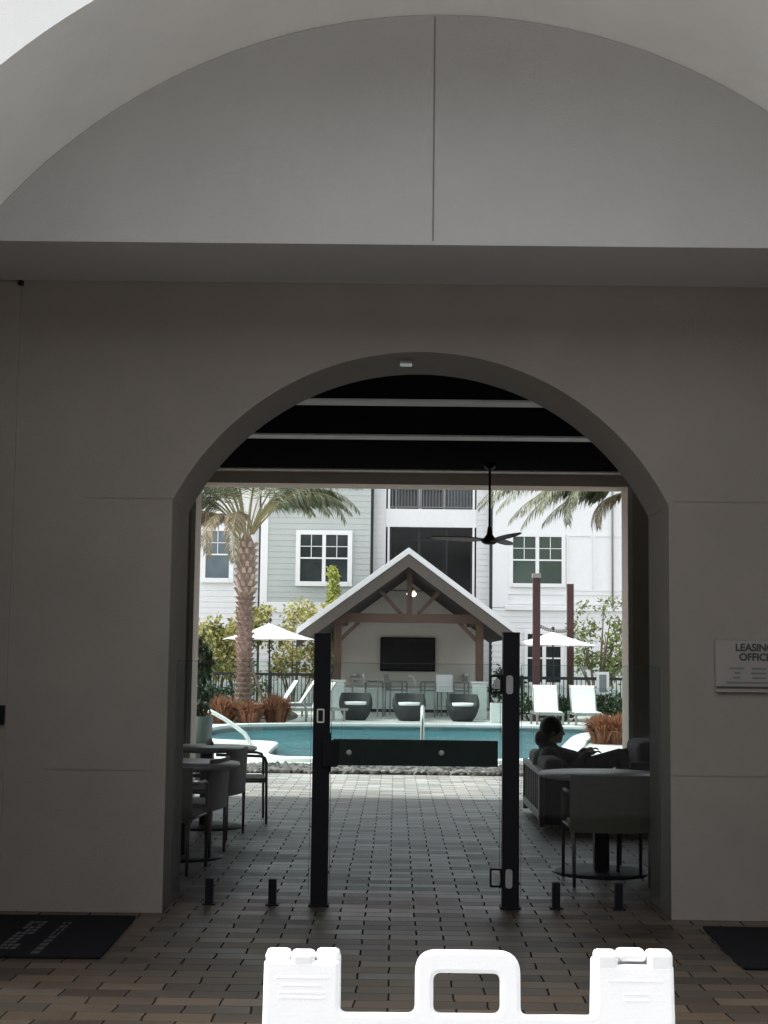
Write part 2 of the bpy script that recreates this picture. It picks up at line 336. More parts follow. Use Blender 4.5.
for i in range(len(pp)):
    a, c = pp[i], pp[(i+1) % len(pp)]; b.poly([(a[0], a[1], -1.3), (c[0], c[1], -1.3), (c[0], c[1], -.02), (a[0], a[1], -.02)])
b.poly([(p[0], p[1], -1.3) for p in pp]); tag(b.build('pool_basin', MT['tile'], recalc=False), kind='structure')
# pebble strip
tag(MB().box((-16, 20.85, -.2), (16, 22.2, -.012)).build('pebble_bed', MT['mulch']), kind='structure')
V = []; Fc = []
ico = bmesh.new(); bmesh.ops.create_icosphere(ico, subdivisions=1, radius=1); iv = np.array([v.co[:] for v in ico.verts]); ifc = [[v.index for v in f.verts] for f in ico.faces]; ico.free()
for i in range(3600):
    s = .03+.05*rng.random()**1.5; p = np.array([rng.uniform(-6, 6), rng.uniform(20.9, 22.14), .015+.02*rng.random()]); q = iv*(1+.25*rng.normal(size=iv.shape))*s*np.array([1.2, 1, .7]) + p
    j = len(V); V += list(q); Fc += [[a+j for a in f] for f in ifc]
tag(quads('pebbles', V, Fc, MT['pebble']), 'grey and white river pebbles along the pool edge', 'pebbles', kind='stuff')

# ------------------------------------------------------------------ entrance building
XL, XR, ZS = -2.66, 3.14, 3.988       # passage sides, soffit height
VC, VZ, VR = .251, 1.942, 3.412
bld = empty('entrance_building', (VC, 7.22, 0), label='dark stucco entrance building with arched portal over the covered passage to the pool', cat='building')
a0 = math.acos((XR-VC)/VR); a1 = math.pi-math.acos((VC-XL)/VR)
zsp = VZ+VR*math.sin(a0); zsl = VZ+VR*math.sin(a1)
arcpts = [(VC+VR*math.cos(a0+(a1-a0)*t/64), VZ+VR*math.sin(a0+(a1-a0)*t/64)) for t in range(65)]
outl = [(-9, 0), (-9, 7.6), (9.5, 7.6), (9.5, 0), (XR, 0), (XR, ZS-.002)] + [q for q in arcpts if q[1] > ZS-.002] + [(XL, ZS-.002), (XL, 0)]
me = wallsheet([outl], 7.22, 9.41)
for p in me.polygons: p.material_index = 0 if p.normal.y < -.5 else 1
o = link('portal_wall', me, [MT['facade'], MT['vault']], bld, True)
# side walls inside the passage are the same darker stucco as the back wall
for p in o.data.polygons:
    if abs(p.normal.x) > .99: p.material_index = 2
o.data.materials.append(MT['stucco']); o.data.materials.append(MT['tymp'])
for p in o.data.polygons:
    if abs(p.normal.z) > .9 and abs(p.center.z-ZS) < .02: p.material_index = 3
seg = [(x, z) for x, z in [(VC+(VR-.003)*math.cos(a0+(a1-a0)*t/64), VZ+(VR-.003)*math.sin(a0+(a1-a0)*t/64)) for t in range(65)] if z > ZS+.01]
zq_ = ZS-.0215; dq_ = math.sqrt((VR-.003)**2-(zq_-VZ)**2); seg = [(VC+dq_, zq_)] + seg + [(VC-dq_, zq_)]
link('tympanum_panel', wallsheet([seg], 8.5, 9.41), MT['tymp'], bld, True)
MB().box((XL+.003, 8.504, ZS-.0225), (XR-.003, 9.41, ZS-.0045)).build('soffit', MT['tymp'], bld, True)
def jbar(a, c, name='control_joint', par=bld, mt='joint'): return MB().box(a, c).build(name, MT[mt], par, True)
p = P(434, 130, 8.5); jbar((p.x-.004, 8.4975, ZS+.002), (p.x+.004, 8.499, VZ+VR-.012))
# arch wall
AL, AR = P(162, 912, 9.44).x, P(671.5, 920, 9.44).x
zspr = P(420, 503, 9.44).z; zap = P(422, 352, 9.44).z; hw = (AR-AL)/2; AC = (AL+AR)/2; rise = zap-zspr; AR_ = (hw*hw+rise*rise)/(2*rise)
th = math.asin(hw/AR_)
aarc = [(AC+AR_*math.sin(th-2*th*t/48), zap-AR_+AR_*math.cos(th-2*th*t/48)) for t in range(49)]
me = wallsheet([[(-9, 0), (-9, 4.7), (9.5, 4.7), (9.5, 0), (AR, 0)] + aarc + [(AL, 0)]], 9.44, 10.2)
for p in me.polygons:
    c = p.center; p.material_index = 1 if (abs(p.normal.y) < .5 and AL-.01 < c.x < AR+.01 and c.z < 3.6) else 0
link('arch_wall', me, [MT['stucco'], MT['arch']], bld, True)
for (u0, u1, v) in ((84, 174, 498), (674, 790, 502), (44, 146, 769.5), (674, 790, 776)):
    q0, q1 = P(u0, v, 9.44), P(u1, v, 9.44); z = (q0.z+q1.z)/2
    jbar((q0.x, 9.4365, z-.003), (q1.x, 9.4385, z+.003))
MB().box((-9, 9.405, 4.701), (9.5, 10.2, 7.6)).build('sky_leak_cap', MT['facade'], bld, True)  # unseen block added to stop sky light leaking behind the portal wall
# springing trowel line on the reveals
jbar((AL+.0015, 9.5, zspr-.003), (AL+.003, 10.19, zspr+.003)); jbar((AR-.003, 9.5, zspr-.003), (AR-.0015, 10.19, zspr+.003))
# flush door at the left end of the back wall, only its hinge-free edge in view
xd1 = P(14, 500, 9.44).x
dr = MB(); dr.box((XL+.02, 9.425, .01), (xd1, 9.4385, ZS-.03)); d = dr.build('door_panel', MT['stucco'], bld, True)
q = P(2, 715, 9.4); h = MB(); h.box((q.x-.03, 9.40, q.z-.06), (q.x+.014, 9.4245, q.z+.06), bev=.004); h.box((q.x-.14, 9.36, q.z-.012), (q.x-.002, 9.378, q.z+.012), bev=.004); h.box((q.x-.02, 9.375, q.z-.012), (q.x+.0, 9.402, q.z+.012)); h.build('handle', MT['black'], d, True)
# small dark sensor under the soffit and plate at the arch crown
q = P(21, 284, 9.42); tag(MB().box((q.x-.015, 9.40, ZS-.055), (q.x+.015, 9.438, ZS-.023), bev=.004).build('door_sensor', MT['black'], loc=(q.x, 9.4, q.z)), 'tiny black sensor in the upper left corner under the soffit', 'sensor')
q = P(406, 365.5, 9.75); zz = zap-AR_+math.sqrt(AR_**2-(q.x-AC)**2)
tag(MB().box((q.x-.04, 9.7, zz-.022), (q.x+.04, 9.8, zz-.001), bev=.003).build('arch_light', MT['steel'], loc=(q.x, 9.75, zz)), 'small flat downlight plate under the crown of the inner arch', 'light')
# covered patio behind the arch
ZC = 3.62
roof = MB(); roof.box((-6.5, 10.2, ZC), (7, 17.7, 4.7)); roof.build('patio_ceiling', MT['ceiling'], bld, True)
YH0, YH1 = 16.3, 16.75
hb = P(400, 484.5, YH0).z
MB().box((-6.4, YH0, hb), (6.9, YH1, ZC)).build('header_beam', MT['column'], bld, True)
MB().box((-6.4, YH0-.24, ZC-.016), (6.9, YH0-.001, ZC-.001)).build('ceiling_batten', MT['batten'], bld, True)
for v in (403.5, 438):
    k = ray(400, v); Db = (ZC-.016-EYE)/k.z*k.y
    MB().box((-6.4, Db-.12, ZC-.016), (6.9, Db+.12, ZC-.001)).build('ceiling_batten', MT['batten'], bld, True)
CL, CR = P(193.5, 620, YH0).x, P(628, 620, YH0).x
for (a, c) in ((CL-.95, CL), (CR, CR+.95), (-6.4, -5.6), (6.1, 6.9)):
    MB().box((a, YH0+.001, 0), (c, YH1-.001, hb+.05), bev=.008).build('column', MT['column'], bld, True)
for x in (-6.5, 6.9): MB().box((x, 10.201, 0), (x+.1, YH0, ZC)).build('patio_side_wall', MT['stucco'], bld, True)
for cx in (CL-.02, CR+.02):
    s = 1 if cx < 0 else -1
    MB().box((cx-.03 if s > 0 else cx-.02, YH0-.012, 0), (cx+.02 if s > 0 else cx+.03, YH0, hb)).build('corner_bead', MT['batten'], bld, True)

# leasing office plaque
a, c = P(715, 640, 9.42), P(793, 693, 9.42)
sg = empty('leasing_office_sign', ((a.x+c.x)/2, 9.44, c.z), label='grey LEASING OFFICE plaque on the right hand wall', cat='sign')
MB().box((a.x, 9.412, c.z), (c.x, 9.4385, a.z), bev=.003).build('plate', MT['signpl'], sg, True)
MB().box((a.x+.003, 9.406, P(760, 687.6, 9.42).z-.006), (c.x-.003, 9.4115, P(760, 687.6, 9.42).z+.006)).build('divider_line', MT['ink'], sg, True)
def put_text(s, size, x, z, y, mt, par):
    me = textmesh(s, size); me.transform(Matrix.Translation((x, y, z)) @ Matrix.Rotation(math.pi/2, 4, 'X')); return link('lettering', me, mt, par, True)
cxs = (a.x+c.x)/2
put_text('LEASING', .062, cxs+.003, P(755, 648, 9.42).z, 9.4108, MT['ink'], sg); put_text('OFFICE', .062, cxs+.006, P(755, 657.5, 9.42).z, 9.4108, MT['ink'], sg)
for (u0, u1, v) in ((729, 744, 668.3), (734, 740, 672.8), (733, 740, 677.4), (751.5, 766, 668.8), (750.5, 766, 673.3), (752, 766, 677.8), (726, 783, 682.5), (770, 781, 668.8), (770, 781, 673.3), (770, 781, 677.8)):
    q0, q1 = P(u0, v, 9.42), P(u1, v, 9.42); MB().box((q0.x, 9.4100, q0.z-.006), (q1.x, 9.4118, q0.z+.006)).build('small_print', MT['inkgrey'], sg, True)

# doormats
def doormat(px, label, text):
    ps = [G(*p) for p in px]; x0 = min(p.x for p in ps); x1 = max(p.x for p in ps); y0 = min(p.y for p in ps); y1 = max(p.y for p in ps)
    t = empty('doormat', ((x0+x1)/2, (y0+y1)/2, 0), label=label, cat='doormat')
    me = sheet([fillet([(p.x, p.y) for p in ps], .01)], .004, .003); me.transform(Matrix.Translation((0, 0, .011))); link('mat', me, MT['blackmat'], t, True)
    return t
ml = doormat([(-25, 917), (136, 918.5), (100, 959.5), (-60, 958)], 'black doormat with worn grey lettering at the foot of the left wall', 1)
def gq(u, v, z=.0195): return G(u, v, z)
for (ua, ub, du, n, w) in (((-8, 952), (32, 920.5), 19, 11, 1), ((30, 953.5), (66, 921), 8, 9, .6)):
    mb = MB(); A, B = gq(*ua), gq(*ub); C = gq(ua[0]+du, ua[1]); wd = (C-A)
    for k in range(n):
        t0, t1 = k/n, (k+.72)/n
        for (w0, w1) in ((0, .28), (.36, .62), (.7, 1.0)):
            if rng.random() < .1: continue
            s0 = A.lerp(B, t0)+wd*w0; s1 = A.lerp(B, t1)+wd*w0; s2 = A.lerp(B, t1)+wd*w1; s3 = A.lerp(B, t0)+wd*w1; mb.poly([s0, s1, s2, s3])
    mb.build('lettering', MT['matgrey'], ml, True, recalc=False)
doormat([(702.5, 929), (800, 930.5), (841, 972), (744, 970.5)], 'plain black doormat at the foot of the right wall', 0)

# ------------------------------------------------------------------ glass gate, posts and fence
YF = 9.80
def pane2(x0, x1, y, z0, z1, mt, par):
    b = MB(); b.poly([(x0, y-.006, z0), (x1, y-.006, z0), (x1, y-.006, z1), (x0, y-.006, z1)]); b.poly([(x1, y+.006, z0), (x0, y+.006, z0), (x0, y+.006, z1), (x1, y+.006, z1)])
    return b.build('glass_pane', MT[mt], par, True, recalc=False)
def post(u0, u1, vt, vb, label, ring):
    a, c = P(u0, vb, YF), P(u1, vt, YF); x = (a.x+c.x)/2 ; hwid = .054
    x = (P(u0, (vt+vb)/2, YF).x+P(u1, (vt+vb)/2, YF).x)/2
    t = empty('gate_post', (x, YF, 0), label=label, cat='gate post')
    MB().box((x-hwid, YF-.05, 0.012), (x+hwid, YF+.05, c.z), bev=.004).build('post', MT['black'], t, True)
    MB().box((x-hwid-.012, YF-.062, 0), (x+hwid+.012, YF+.062, .014), bev=.003).build('base_plate', MT['black'], t, True)
    MB().box((x-hwid-.002, YF-.052, c.z-.001), (x+hwid+.002, YF+.052, c.z+.01), bev=.003).build('cap', MT['black'], t, True)
    return t, x, c.z
pl, xpl, zpl = post(312, 330, 635, 906, 'black square gate post left of the glass gate with a latch keeper', 1)
pr, xpr, zpr = post(502, 519, 634, 908, 'black square gate post right of the glass gate carrying its hinges', 0)
q = P(321, 715.5, YF); rr = fillet([(-.024, -.045), (.024, -.045), (.024, .045), (-.024, .045)], .01); ri = fillet([(-.016, -.036), (.016, -.036), (.016, .036), (-.016, .036)], .006)
me = wallsheet([rr, ri], -.004, .004); me.transform(Matrix.Translation((q.x, YF-.054, q.z))); link('keeper_ring', me, MT['steel'], pl, True)
gx0, gx1 = xpl+.066, xpr-.07
gz1 = P(415, 664, YF).z
gate = empty('glass_gate', ((gx0+gx1)/2, YF, 0), label='frameless glass gate with a black push bar between the two black posts', cat='gate')
pane2(gx0, gx1, YF, .09, gz1, 'glass', gate)
eg = MB(); eg.box((gx0-.004, YF-.0065, .09), (gx0-.001, YF+.0065, gz1)); eg.box((gx1+.001, YF-.0065, .09), (gx1+.004, YF+.0065, gz1)); eg.box((gx0, YF-.0065, gz1+.001), (gx1, YF+.0065, gz1+.0035)); eg.build('glass_edge', MT['edge'], gate, True)
a, c = P(333, 764.5, YF), P(497.5, 740.5, YF)
bar = MB(); bar.box((a.x, YF-.055, a.z), (c.x, YF-.008, c.z), bev=.004); bar = bar.build('push_bar', MT['panelblk'], gate, True)
for (u, v) in ((349, 752.5), (441.5, 753)):
    q = P(u, v, YF-.05); bb = MB(); bb.lathe([(.019, 0), (.019, .006), (.012, .009), (.004, .0095)], 20, M=Matrix.Translation((q.x, YF-.0555, q.z)) @ Matrix.Rotation(math.pi/2, 4, 'X')); bb.build('bolt', MT['alu'], bar, True)
MB().box((P(360, 752, YF).x, YF-.0565, a.z+.004), (P(362.5, 752, YF).x, YF-.0555, c.z-.004)).build('seam', MT['tablebase'], bar, True)
q0, q1 = P(322.5, 766, YF), P(338.5, 739.5, YF); MB().box((q0.x, YF-.085, q0.z), (q1.x, YF-.0555, q1.z), bev=.006).build('latch_housing', MT['black'], gate, True)
q0, q1 = P(329, 772, YF), P(332.5, 733, YF); MB().box((xpl+.056, YF-.03, q0.z), (xpl+.064, YF+.03, q1.z)).build('strike_plate', MT['black'], gate, True)
for v in (684.5, 877.5):
    q = P(498, v, YF); hg = empty if 0 else None
    fr = wallsheet([fillet([(-.055, -.06), (.045, -.06), (.045, .06), (-.055, .06)], .012), fillet([(-.042, -.047), (.012, -.047), (.012, .047), (-.042, .047)], .008)], -.006, .006)
    fr.transform(Matrix.Translation((q.x, YF-.018, q.z))); h = link('hinge', fr, MT['black'], gate, True)
    MB().box((q.x-.03, YF-.024, q.z-.03), (q.x+.02, YF-.013, q.z+.03), bev=.003).build('hinge_arm', MT['steel'] if 0 else MT['alu'], h, True)
    pm = wallsheet([fillet([(-.022, -.06), (.022, -.06), (.022, .06), (-.022, .06)], .02)], -.004, .004); pm.transform(Matrix.Translation((xpr-.012, YF-.055, q.z))); link('hinge_plate', pm, MT['alu'], h, True)
def spigot(par, x, y, hgt, w, mt):
    s = MB(); s.box((x-w/2, y-w*.55, .004), (x+w/2, y+w*.55, hgt), bev=.003).build('spigot', mt, par, True)
    return MB().box((x-w, y-w, 0), (x+w, y+w, .008), bev=.002).build('spigot_base', MT['steel'], s_last(par), True)
def s_last(par): return [c for c in bpy.data.objects if c.parent == par and c.name.startswith('spigot')][-1]
def fence_panel(x0, x1, y, z1, spx, label, group=None, glass='glass', hgt=.165, w=.05, mt='black', z0=.07):
    t = empty('glass_fence_panel', ((x0+x1)/2, y, 0), label=label, cat='glass fence', group=group)
    pane2(x0, x1, y, z0, z1, glass, t)
    e = MB(); e.box((x0-.0035, y-.0065, z0), (x0-.001, y+.0065, z1)); e.box((x1+.001, y-.0065, z0), (x1+.0035, y+.0065, z1)); e.box((x0, y-.0065, z1+.001), (x1, y+.0065, z1+.0035)); e.build('glass_edge', MT['edge'], t, True)
    for i, x in enumerate(spx):
        s = MB(); s.box((x-w/2, y-w*.55, .008), (x+w/2, y+w*.55, hgt), bev=.003); s = s.build('spigot', MT[mt], t, True)
        MB().box((x-w*.85, y-w*.85, 0), (x+w*.85, y+w*.85, .009), bev=.002).build('spigot_base', MT[mt], s, True)
    return t
fence_panel(AL+.006, xpl-.07, YF, gz1, [P(209.5, 890, YF).x, P(272.5, 890, YF).x], 'glass fence panel on two black spigots left of the gate')
fence_panel(xpr+.07, AR-.006, YF, gz1, [P(556, 893, YF).x, P(618.5, 893, YF).x], 'glass fence panel on two black spigots right of the gate')
for k, lab in enumerate(('leftmost of the far glass panels by the pebble strip, beyond the left patio tables', 'far glass panel by the pebble strip just left of the gate', 'far glass panel at the pool edge behind the push bar, left half', 'far glass panel at the pool edge behind the push bar, right half', 'rightmost far glass panel by the pebble strip behind the seated person')):
    xx = -2.03+(k-1)*1.333-.0
    fence_panel(xx, xx+1.30, 21.4, 1.2, [xx+.2, xx+1.1], lab, 'glass pool fence panels along the pebbles', 'farglass', .12, .055, 'alu')

# ------------------------------------------------------------------ A-frame sign in front
DS = 2.36
o0 = P(468, 1000, DS); t = empty('sidewalk_sign', (o0.x, DS, 0), label='white plastic A-frame sidewalk sign with a carry handle in the foreground', cat='sidewalk sign')
def sgp(u, v): q = P(u, v, DS); return (q.x, q.z)
def panel(flip):
    xl, xr = sgp(264.5, 980)[0], sgp(672, 980)[0]
    zt = sgp(468, 962)[1]; zv = sgp(468, 1012.5)[1]; zh = sgp(468, 950)[1]
    e0, e1 = sgp(340, 980)[0], sgp(593.5, 980)[0]; h0, h1 = sgp(415, 980)[0], sgp(519.5, 980)[0]
    ol = [(xl, .03), (xl, zt), (e0, zt), (e0, zv), (h0, zv), (h0, zh), (h1, zh), (h1, zv), (e1, zv), (e1, zt), (xr, zt), (xr, .03)]
    ol = fillet(ol, [.02, .006, .006, .012, .012, .034, .034, .012, .012, .006, .006, .02], 6)
    i0, i1 = sgp(433, 990)[0], sgp(499.5, 990)[0]; z0, z1 = sgp(468, 1012)[1], sgp(468, 972.5)[1]
    hole = fillet([(i0, z0), (i1, z0), (i1, z1), (i0, z1)], .012, 5)
    if flip:
        zl = zv-.09; me = wallsheet([fillet([(xl, .03), (xl, zt), (e0, zt), (e0, zl), (e1, zl), (e1, zt), (xr, zt), (xr, .03)], [.02, .006, .006, .012, .012, .006, .006, .02], 6)], -.012, .012, .004); return me, zt, zv
    me = wallsheet([ol, hole], -.018, .012, .006)
    me.transform(Matrix.Translation((0, 0, 0)))
    sh = Matrix.Identity(4); tilt = R(11)
    return me, zt, zv
me, zt, zv = panel(0)
def lean(me, s):
    piv = zt
    M = Matrix.Translation((0, DS, piv)) @ Matrix.Rotation(s*R(8), 4, 'X') @ Matrix.Translation((0, 0, -piv)); me.transform(M); return me
lean(me, -1); fp = link('front_panel', me, MT['plastic'], t, True)
me2, _, _ = panel(1); me2.transform(Matrix.Translation((0, .028, 0))); lean(me2, 1); link('rear_panel', me2, MT['plastic'], t, True)
# raised moulding lines on the front panel
for (u0, u1, v) in ((277, 330, 976.5), (283, 322, 984), (280, 326, 991), (280, 326, 996), (606, 660, 980), (622, 646, 993), (622, 646, 999)):
    q0, q1 = sgp(u0, v), sgp(u1, v); hh = .0016; bm = MB().box((q0[0], -.0184, q0[1]-hh), (q1[0], -.0172, q1[1]+hh), bev=.0005).bm
    me = bpy.data.meshes.new('moulding_line'); bmesh.ops.recalc_face_normals(bm, faces=bm.faces); bm.to_mesh(me); bm.free(); lean(me, -1); link('moulding_line', me, MT['plastic'], fp, True)
for (u0, u1, front) in ((265.5, 290.7, 0), (291.3, 315.2, 1), (315.8, 339.8, 0), (593.8, 616.7, 1), (617.3, 645.7, 0), (646.3, 671, 1)):
    q0, q1 = sgp(u0, 965), sgp(u1, 950.5)
    k = MB(); y0, y1 = (DS-.0185, DS+.02) if front else (DS-.010, DS+.03)
    k.box((q0[0], y0, q0[1]-(.008 if front else -.006)), (q1[0], y1, q1[1]), bev=.0065); k.build('hinge_knuckle', MT['plastic'], t, True)

# ------------------------------------------------------------------ patio furniture
def table(px_c, D, label, plate=0):
    x = P(px_c, 800, D).x; t = empty('bistro_table', (x, D, 0), label=label, cat='table', group='round pedestal tables in the covered patio')
    MB().lathe([(.0, .705), (.44, .705), (.465, .715), (.47, .73), (.465, .742), (0, .744)], 48, cap=False).build('tabletop', MT['tabletop'], t)
    MB().box((-.055, -.055, .02), (.055, .055, .705), bev=.006).build('pedestal', MT['tablebase'], t)
    MB().lathe([(0, 0), (.345, 0), (.345, .012), (.33, .02), (0, .024)], 40, cap=False).build('base_disc', MT['tablebase'], t)
    return t
table(601, 11.46, 'round pedestal table on the right in front of the sofa')
table(180, 12.06, 'nearer of the two round tables on the left')
table(206, 14.2, 'farther round table on the left towards the pool')
def chair_proto(label):
    t = empty('patio_armchair', label=label, cat='chair', group='taupe armchairs around the patio tables')
    # faces +y, back at -y
    MB().box((-.27, -.25, .385), (.27, .27, .43), bev=.015).build('seat', MT['taupe'], t)
    b = MB(); n = 12; pr = []
    for k in range(n+1):
        a = -1+2*k/n; pr.append((a*.295, -.285+.05*abs(a)**3))
    pts = [(x, y-.012) for x, y in pr] + [(x, y+.012) for x, y in pr[::-1]]
    b.prism([(x, y, .375) for x, y in pts], (0, -.02, .40)); b.build('backrest', MT['taupe'], t, bev=.006)
    for sx in (-1, 1):
        MB().tube([(sx*.265, -.25, 0), (sx*.27, -.25, .40)], [.011, .017]).build('leg', MT['taupeleg'], t)
        MB().tube([(sx*.285, .27, 0), (sx*.285, .262, .58), (sx*.285, .245, .625), (sx*.285, .20, .64)], [.012, .014, .014, .014]).build('leg', MT['taupeleg'], t)
        MB().tube([(sx*.285, .20, .64), (sx*.285, 0, .645), (sx*.287, -.22, .65)], .014).build('armrest', MT['taupeleg'], t)
        MB().tube([(sx*.28, .262, .40), (sx*.28, -.25, .40)], .012).build('side_rail', MT['taupeleg'], t)
    return t
CH = [(607, 11.0, 0, 'taupe armchair with its back to the camera pushed up to the right table'),
      (160, 11.3, R(-6), 'nearest taupe armchair on the left, mostly behind the left pier'),
      (186, 12.2, R(84), 'taupe armchair on the right side of the nearer left table'),
      (207, 13.5, R(80), 'taupe armchair between the two left tables'),
      (236, 14.75, R(-82), 'armchair seen from the side facing right beyond the farther left table'),
      (655, 11.6, R(80), 'taupe armchair on the far side of the right table beside the pier')]
proto = chair_proto(CH[0][3])
for i, (u, D, rz, lab) in enumerate(CH):
    c = proto if i == 0 else copy_tree(proto)
    c.location = (P(u, 850, D).x, D, 0); c.rotation_euler = (0, 0, rz); c['label'] = lab
# sofa with its back to the left
SX = P(539, 831, 14.2).x; YS = .3
so = empty('patio_sofa', (SX+.43, 15.10, 0), label='dark slatted outdoor sofa with grey cushions under the seated person', cat='sofa')
f = MB(); zt_ = .56
for y in (14.22, 15.96): f.box((SX, y-.03, .04), (SX+.05, y+.03, zt_), bev=.004)
f.box((SX, 14.20, zt_-.05), (SX+.05, 15.99, zt_), bev=.004); f.box((SX, 14.20, .10), (SX+.05, 15.99, .17), bev=.004)
for k in range(1, 9): y = 14.22+k*.193; f.box((SX+.012, y-.022, .17), (SX+.038, y+.022, zt_-.05))
f.build('back_frame', MT['frame'], so, True)
for y0, nm in ((14.19, 0), (15.93, 1)):
    MB().box((SX+.05, y0, .06), (SX+.86, y0+.06, .50), bev=.006).build('arm_panel', MT['dkcushion'], so, True)
MB().box((SX+.05, 14.25, .16), (SX+.86, 15.93, .24)).build('seat_frame', MT['frame'], so, True)
for k in range(2): MB().box((SX+.10, 14.26+k*.84, .245), (SX+.85, 15.08+k*.84, .40), bev=.035).build('seat_cushion', MT['cushion'], so, True)
for k in range(2): MB().box((SX+.055, 14.27+k*.84, .40), (SX+.24, 15.07+k*.84, .665), bev=.05).build('back_cushion', MT['cushion'], so, True)
for y in (14.23, 15.95): MB().box((SX+.80, y-.025, 0), (SX+.85, y+.025, .06)).build('foot', MT['frame'], so, True)
# armchair opposite
AX = P(629, 780, 14.50).x
ac = empty('lounge_armchair', (AX+.45, 14.80, 0), label='dark lounge armchair beside the right hand column', cat='armchair')
MB().box((AX, 14.40, .05), (AX+.85, 14.50, .63), bev=.008).build('arm', MT['dkcushion'], ac, True); MB().box((AX, 15.30, .05), (AX+.85, 15.40, .63), bev=.008).build('arm', MT['dkcushion'], ac, True)
MB().box((AX+.02, 14.50, .05), (AX+.9, 15.30, .25), bev=.008).build('base', MT['frame'], ac, True); MB().box((AX+.02, 14.51, .25), (AX+.75, 15.29, .42), bev=.04).build('seat_cushion', MT['cushion'], ac, True)
MB().box((AX+.09, 14.52, .42), (AX+.34, 15.28, .82), bev=.06).build('back_cushion', MT['dkcushion'], ac, True)

# ------------------------------------------------------------------ person on the sofa
PY = 15.05
def capsule(bm_, a, c, r0, r1):
    b_ = MB(); b_.bm = bm_; a, c = Vector(a), Vector(c)
    n = 6; pts = [a.lerp(c, i/n) for i in range(n+1)]; b_.tube(pts, [r0+(r1-r0)*i/n for i in range(n+1)], 14); b_.ball(a, r0); b_.ball(c, r1)
def remesh(bm_, name, vox, mt, parent=None, loc=None, smooth=4):
    me = bpy.data.meshes.new(name); bm_.to_mesh(me); bm_.free(); ob = bpy.data.objects.new('tmp', me); COL.objects.link(ob)
    md = ob.modifiers.new('r', 'REMESH'); md.mode = 'VOXEL'; md.voxel_size = vox; md.use_smooth_shade = True
    if smooth: s = ob.modifiers.new('s', 'SMOOTH'); s.iterations = smooth; s.factor = .5
    me2 = evalmesh(ob); bpy.data.objects.remove(ob)
    for p in me2.polygons: p.use_smooth = True
    return link(name, me2, mt, parent, parent is not None, loc)
hx, hz_ = P(553, 731, PY).x, P(553, 731, PY).z
sh = Vector((hx-.065, PY, hz_-.245)); hip = Vector((hx+.18, PY, .50)); 
J = dict(hip=hip, chest=sh+Vector((.03, 0, -.06)), neck=Vector((hx-.03, PY, hz_-.14)))
for s, nm in ((-1, 'n'), (1, 'f')):
    J['sh'+nm] = sh+Vector((.01, s*.175, -.0)); J['el'+nm] = sh+Vector((.20, s*.23, -.20)); J['wr'+nm] = Vector((P(590, 752, PY).x-.03, PY+s*.09, P(590, 752, PY).z-.01+ (.0 if s < 0 else .02)))
    J['th'+nm] = hip+Vector((.02, s*.10, -.02)); J['kn'+nm] = Vector((P(608 if s < 0 else 622, 757, PY).x+.1, PY+s*.11, .66)); J['an'+nm] = J['kn'+nm]+Vector((.22, 0, -.36))
    J['to'+nm] = J['an'+nm]+Vector((.17, 0, -.05))
def hand(bm_, w, d, s):
    d = Vector(d).normalized(); side = Vector((0, 1, 0)); upv = d.cross(side)
    pc = w+d*.05; capsule(bm_, w, pc, .024, .027)
    for k in range(-2, 3):
        if k == -2: continue
    for k, ln in enumerate((.062, .072, .07, .055)):
        a_ = pc+side*(k-1.5)*.019+d*.02; m_ = a_+d*ln*.55; e_ = m_+(d*.6+upv*-.8).normalized()*ln*.5; capsule(bm_, a_, m_, .009, .0085); capsule(bm_, m_, e_, .0085, .007)
    a_ = w+d*.02+side*(-s)*.024; m_ = a_+(d+side*(-s)*.9).normalized()*.04; capsule(bm_, a_, m_, .012, .0105); capsule(bm_, m_, m_+d*.03, .0105, .008)
bm = bmesh.new()
capsule(bm, J['hip'], J['chest'], .14, .13); capsule(bm, J['chest'], J['neck'], .085, .055); capsule(bm, J['neck'], (hx, PY, hz_-.05), .054, .056); capsule(bm, J['shn'], J['shf'], .065, .065)
hb_ = MB(); hb_.bm = bm
hb_.ball((hx-.012, PY, hz_+.025), .105, 1.02, .76, .98, 3); hb_.ball((hx+.03, PY, hz_-.045), .068, .95, .82, 1.1, 3); hb_.ball((hx+.062, PY, hz_-.095), .03, 1, 1.1, .8)
hb_.ball((hx+.098, PY, hz_-.015), .014, 1.2, .9, 1.6); hb_.ball((hx+.112, PY, hz_-.032), .013, 1.1, 1.1, .8); hb_.ball((hx+.088, PY, hz_-.066), .014, .9, 1.7, .7); hb_.ball((hx+.08, PY, hz_+.03), .028, 1, 2, .6)
for s in (-1, 1):
    hb_.ball((hx+.08, PY+s*.032, hz_+.004), .0125); hb_.ball((hx-.008, PY+s*.08, hz_-.01), .026, .8, .35, 1.25)
for s, nm in ((-1, 'n'), (1, 'f')):
    capsule(bm, J['sh'+nm], J['el'+nm], .052, .042); capsule(bm, J['el'+nm], J['wr'+nm], .042, .027); hand(bm, J['wr'+nm], (1, 0, .25), s)
    capsule(bm, J['th'+nm], J['kn'+nm], .085, .058); capsule(bm, J['kn'+nm], J['an'+nm], .058, .038); capsule(bm, J['an'+nm], J['to'+nm], .04, .03)
per = remesh(bm, 'person', .0095, MT['skin'], loc=(hip.x, PY, 0))
tag(per, 'person in dark clothes sitting on the sofa in profile facing right', 'person')
bm = bmesh.new(); capsule(bm, J['hip']+Vector((-.0, 0, .02)), J['chest'], .185, .178); capsule(bm, J['chest'], J['neck']+Vector((-.005, 0, -.02)), .14, .082); capsule(bm, J['shn'], J['shf'], .095, .095)
for s, nm in ((-1, 'n'), (1, 'f')):
    capsule(bm, J['sh'+nm], J['el'+nm], .086, .074); capsule(bm, J['el'+nm], J['el'+nm].lerp(J['wr'+nm], .93), .074, .048)
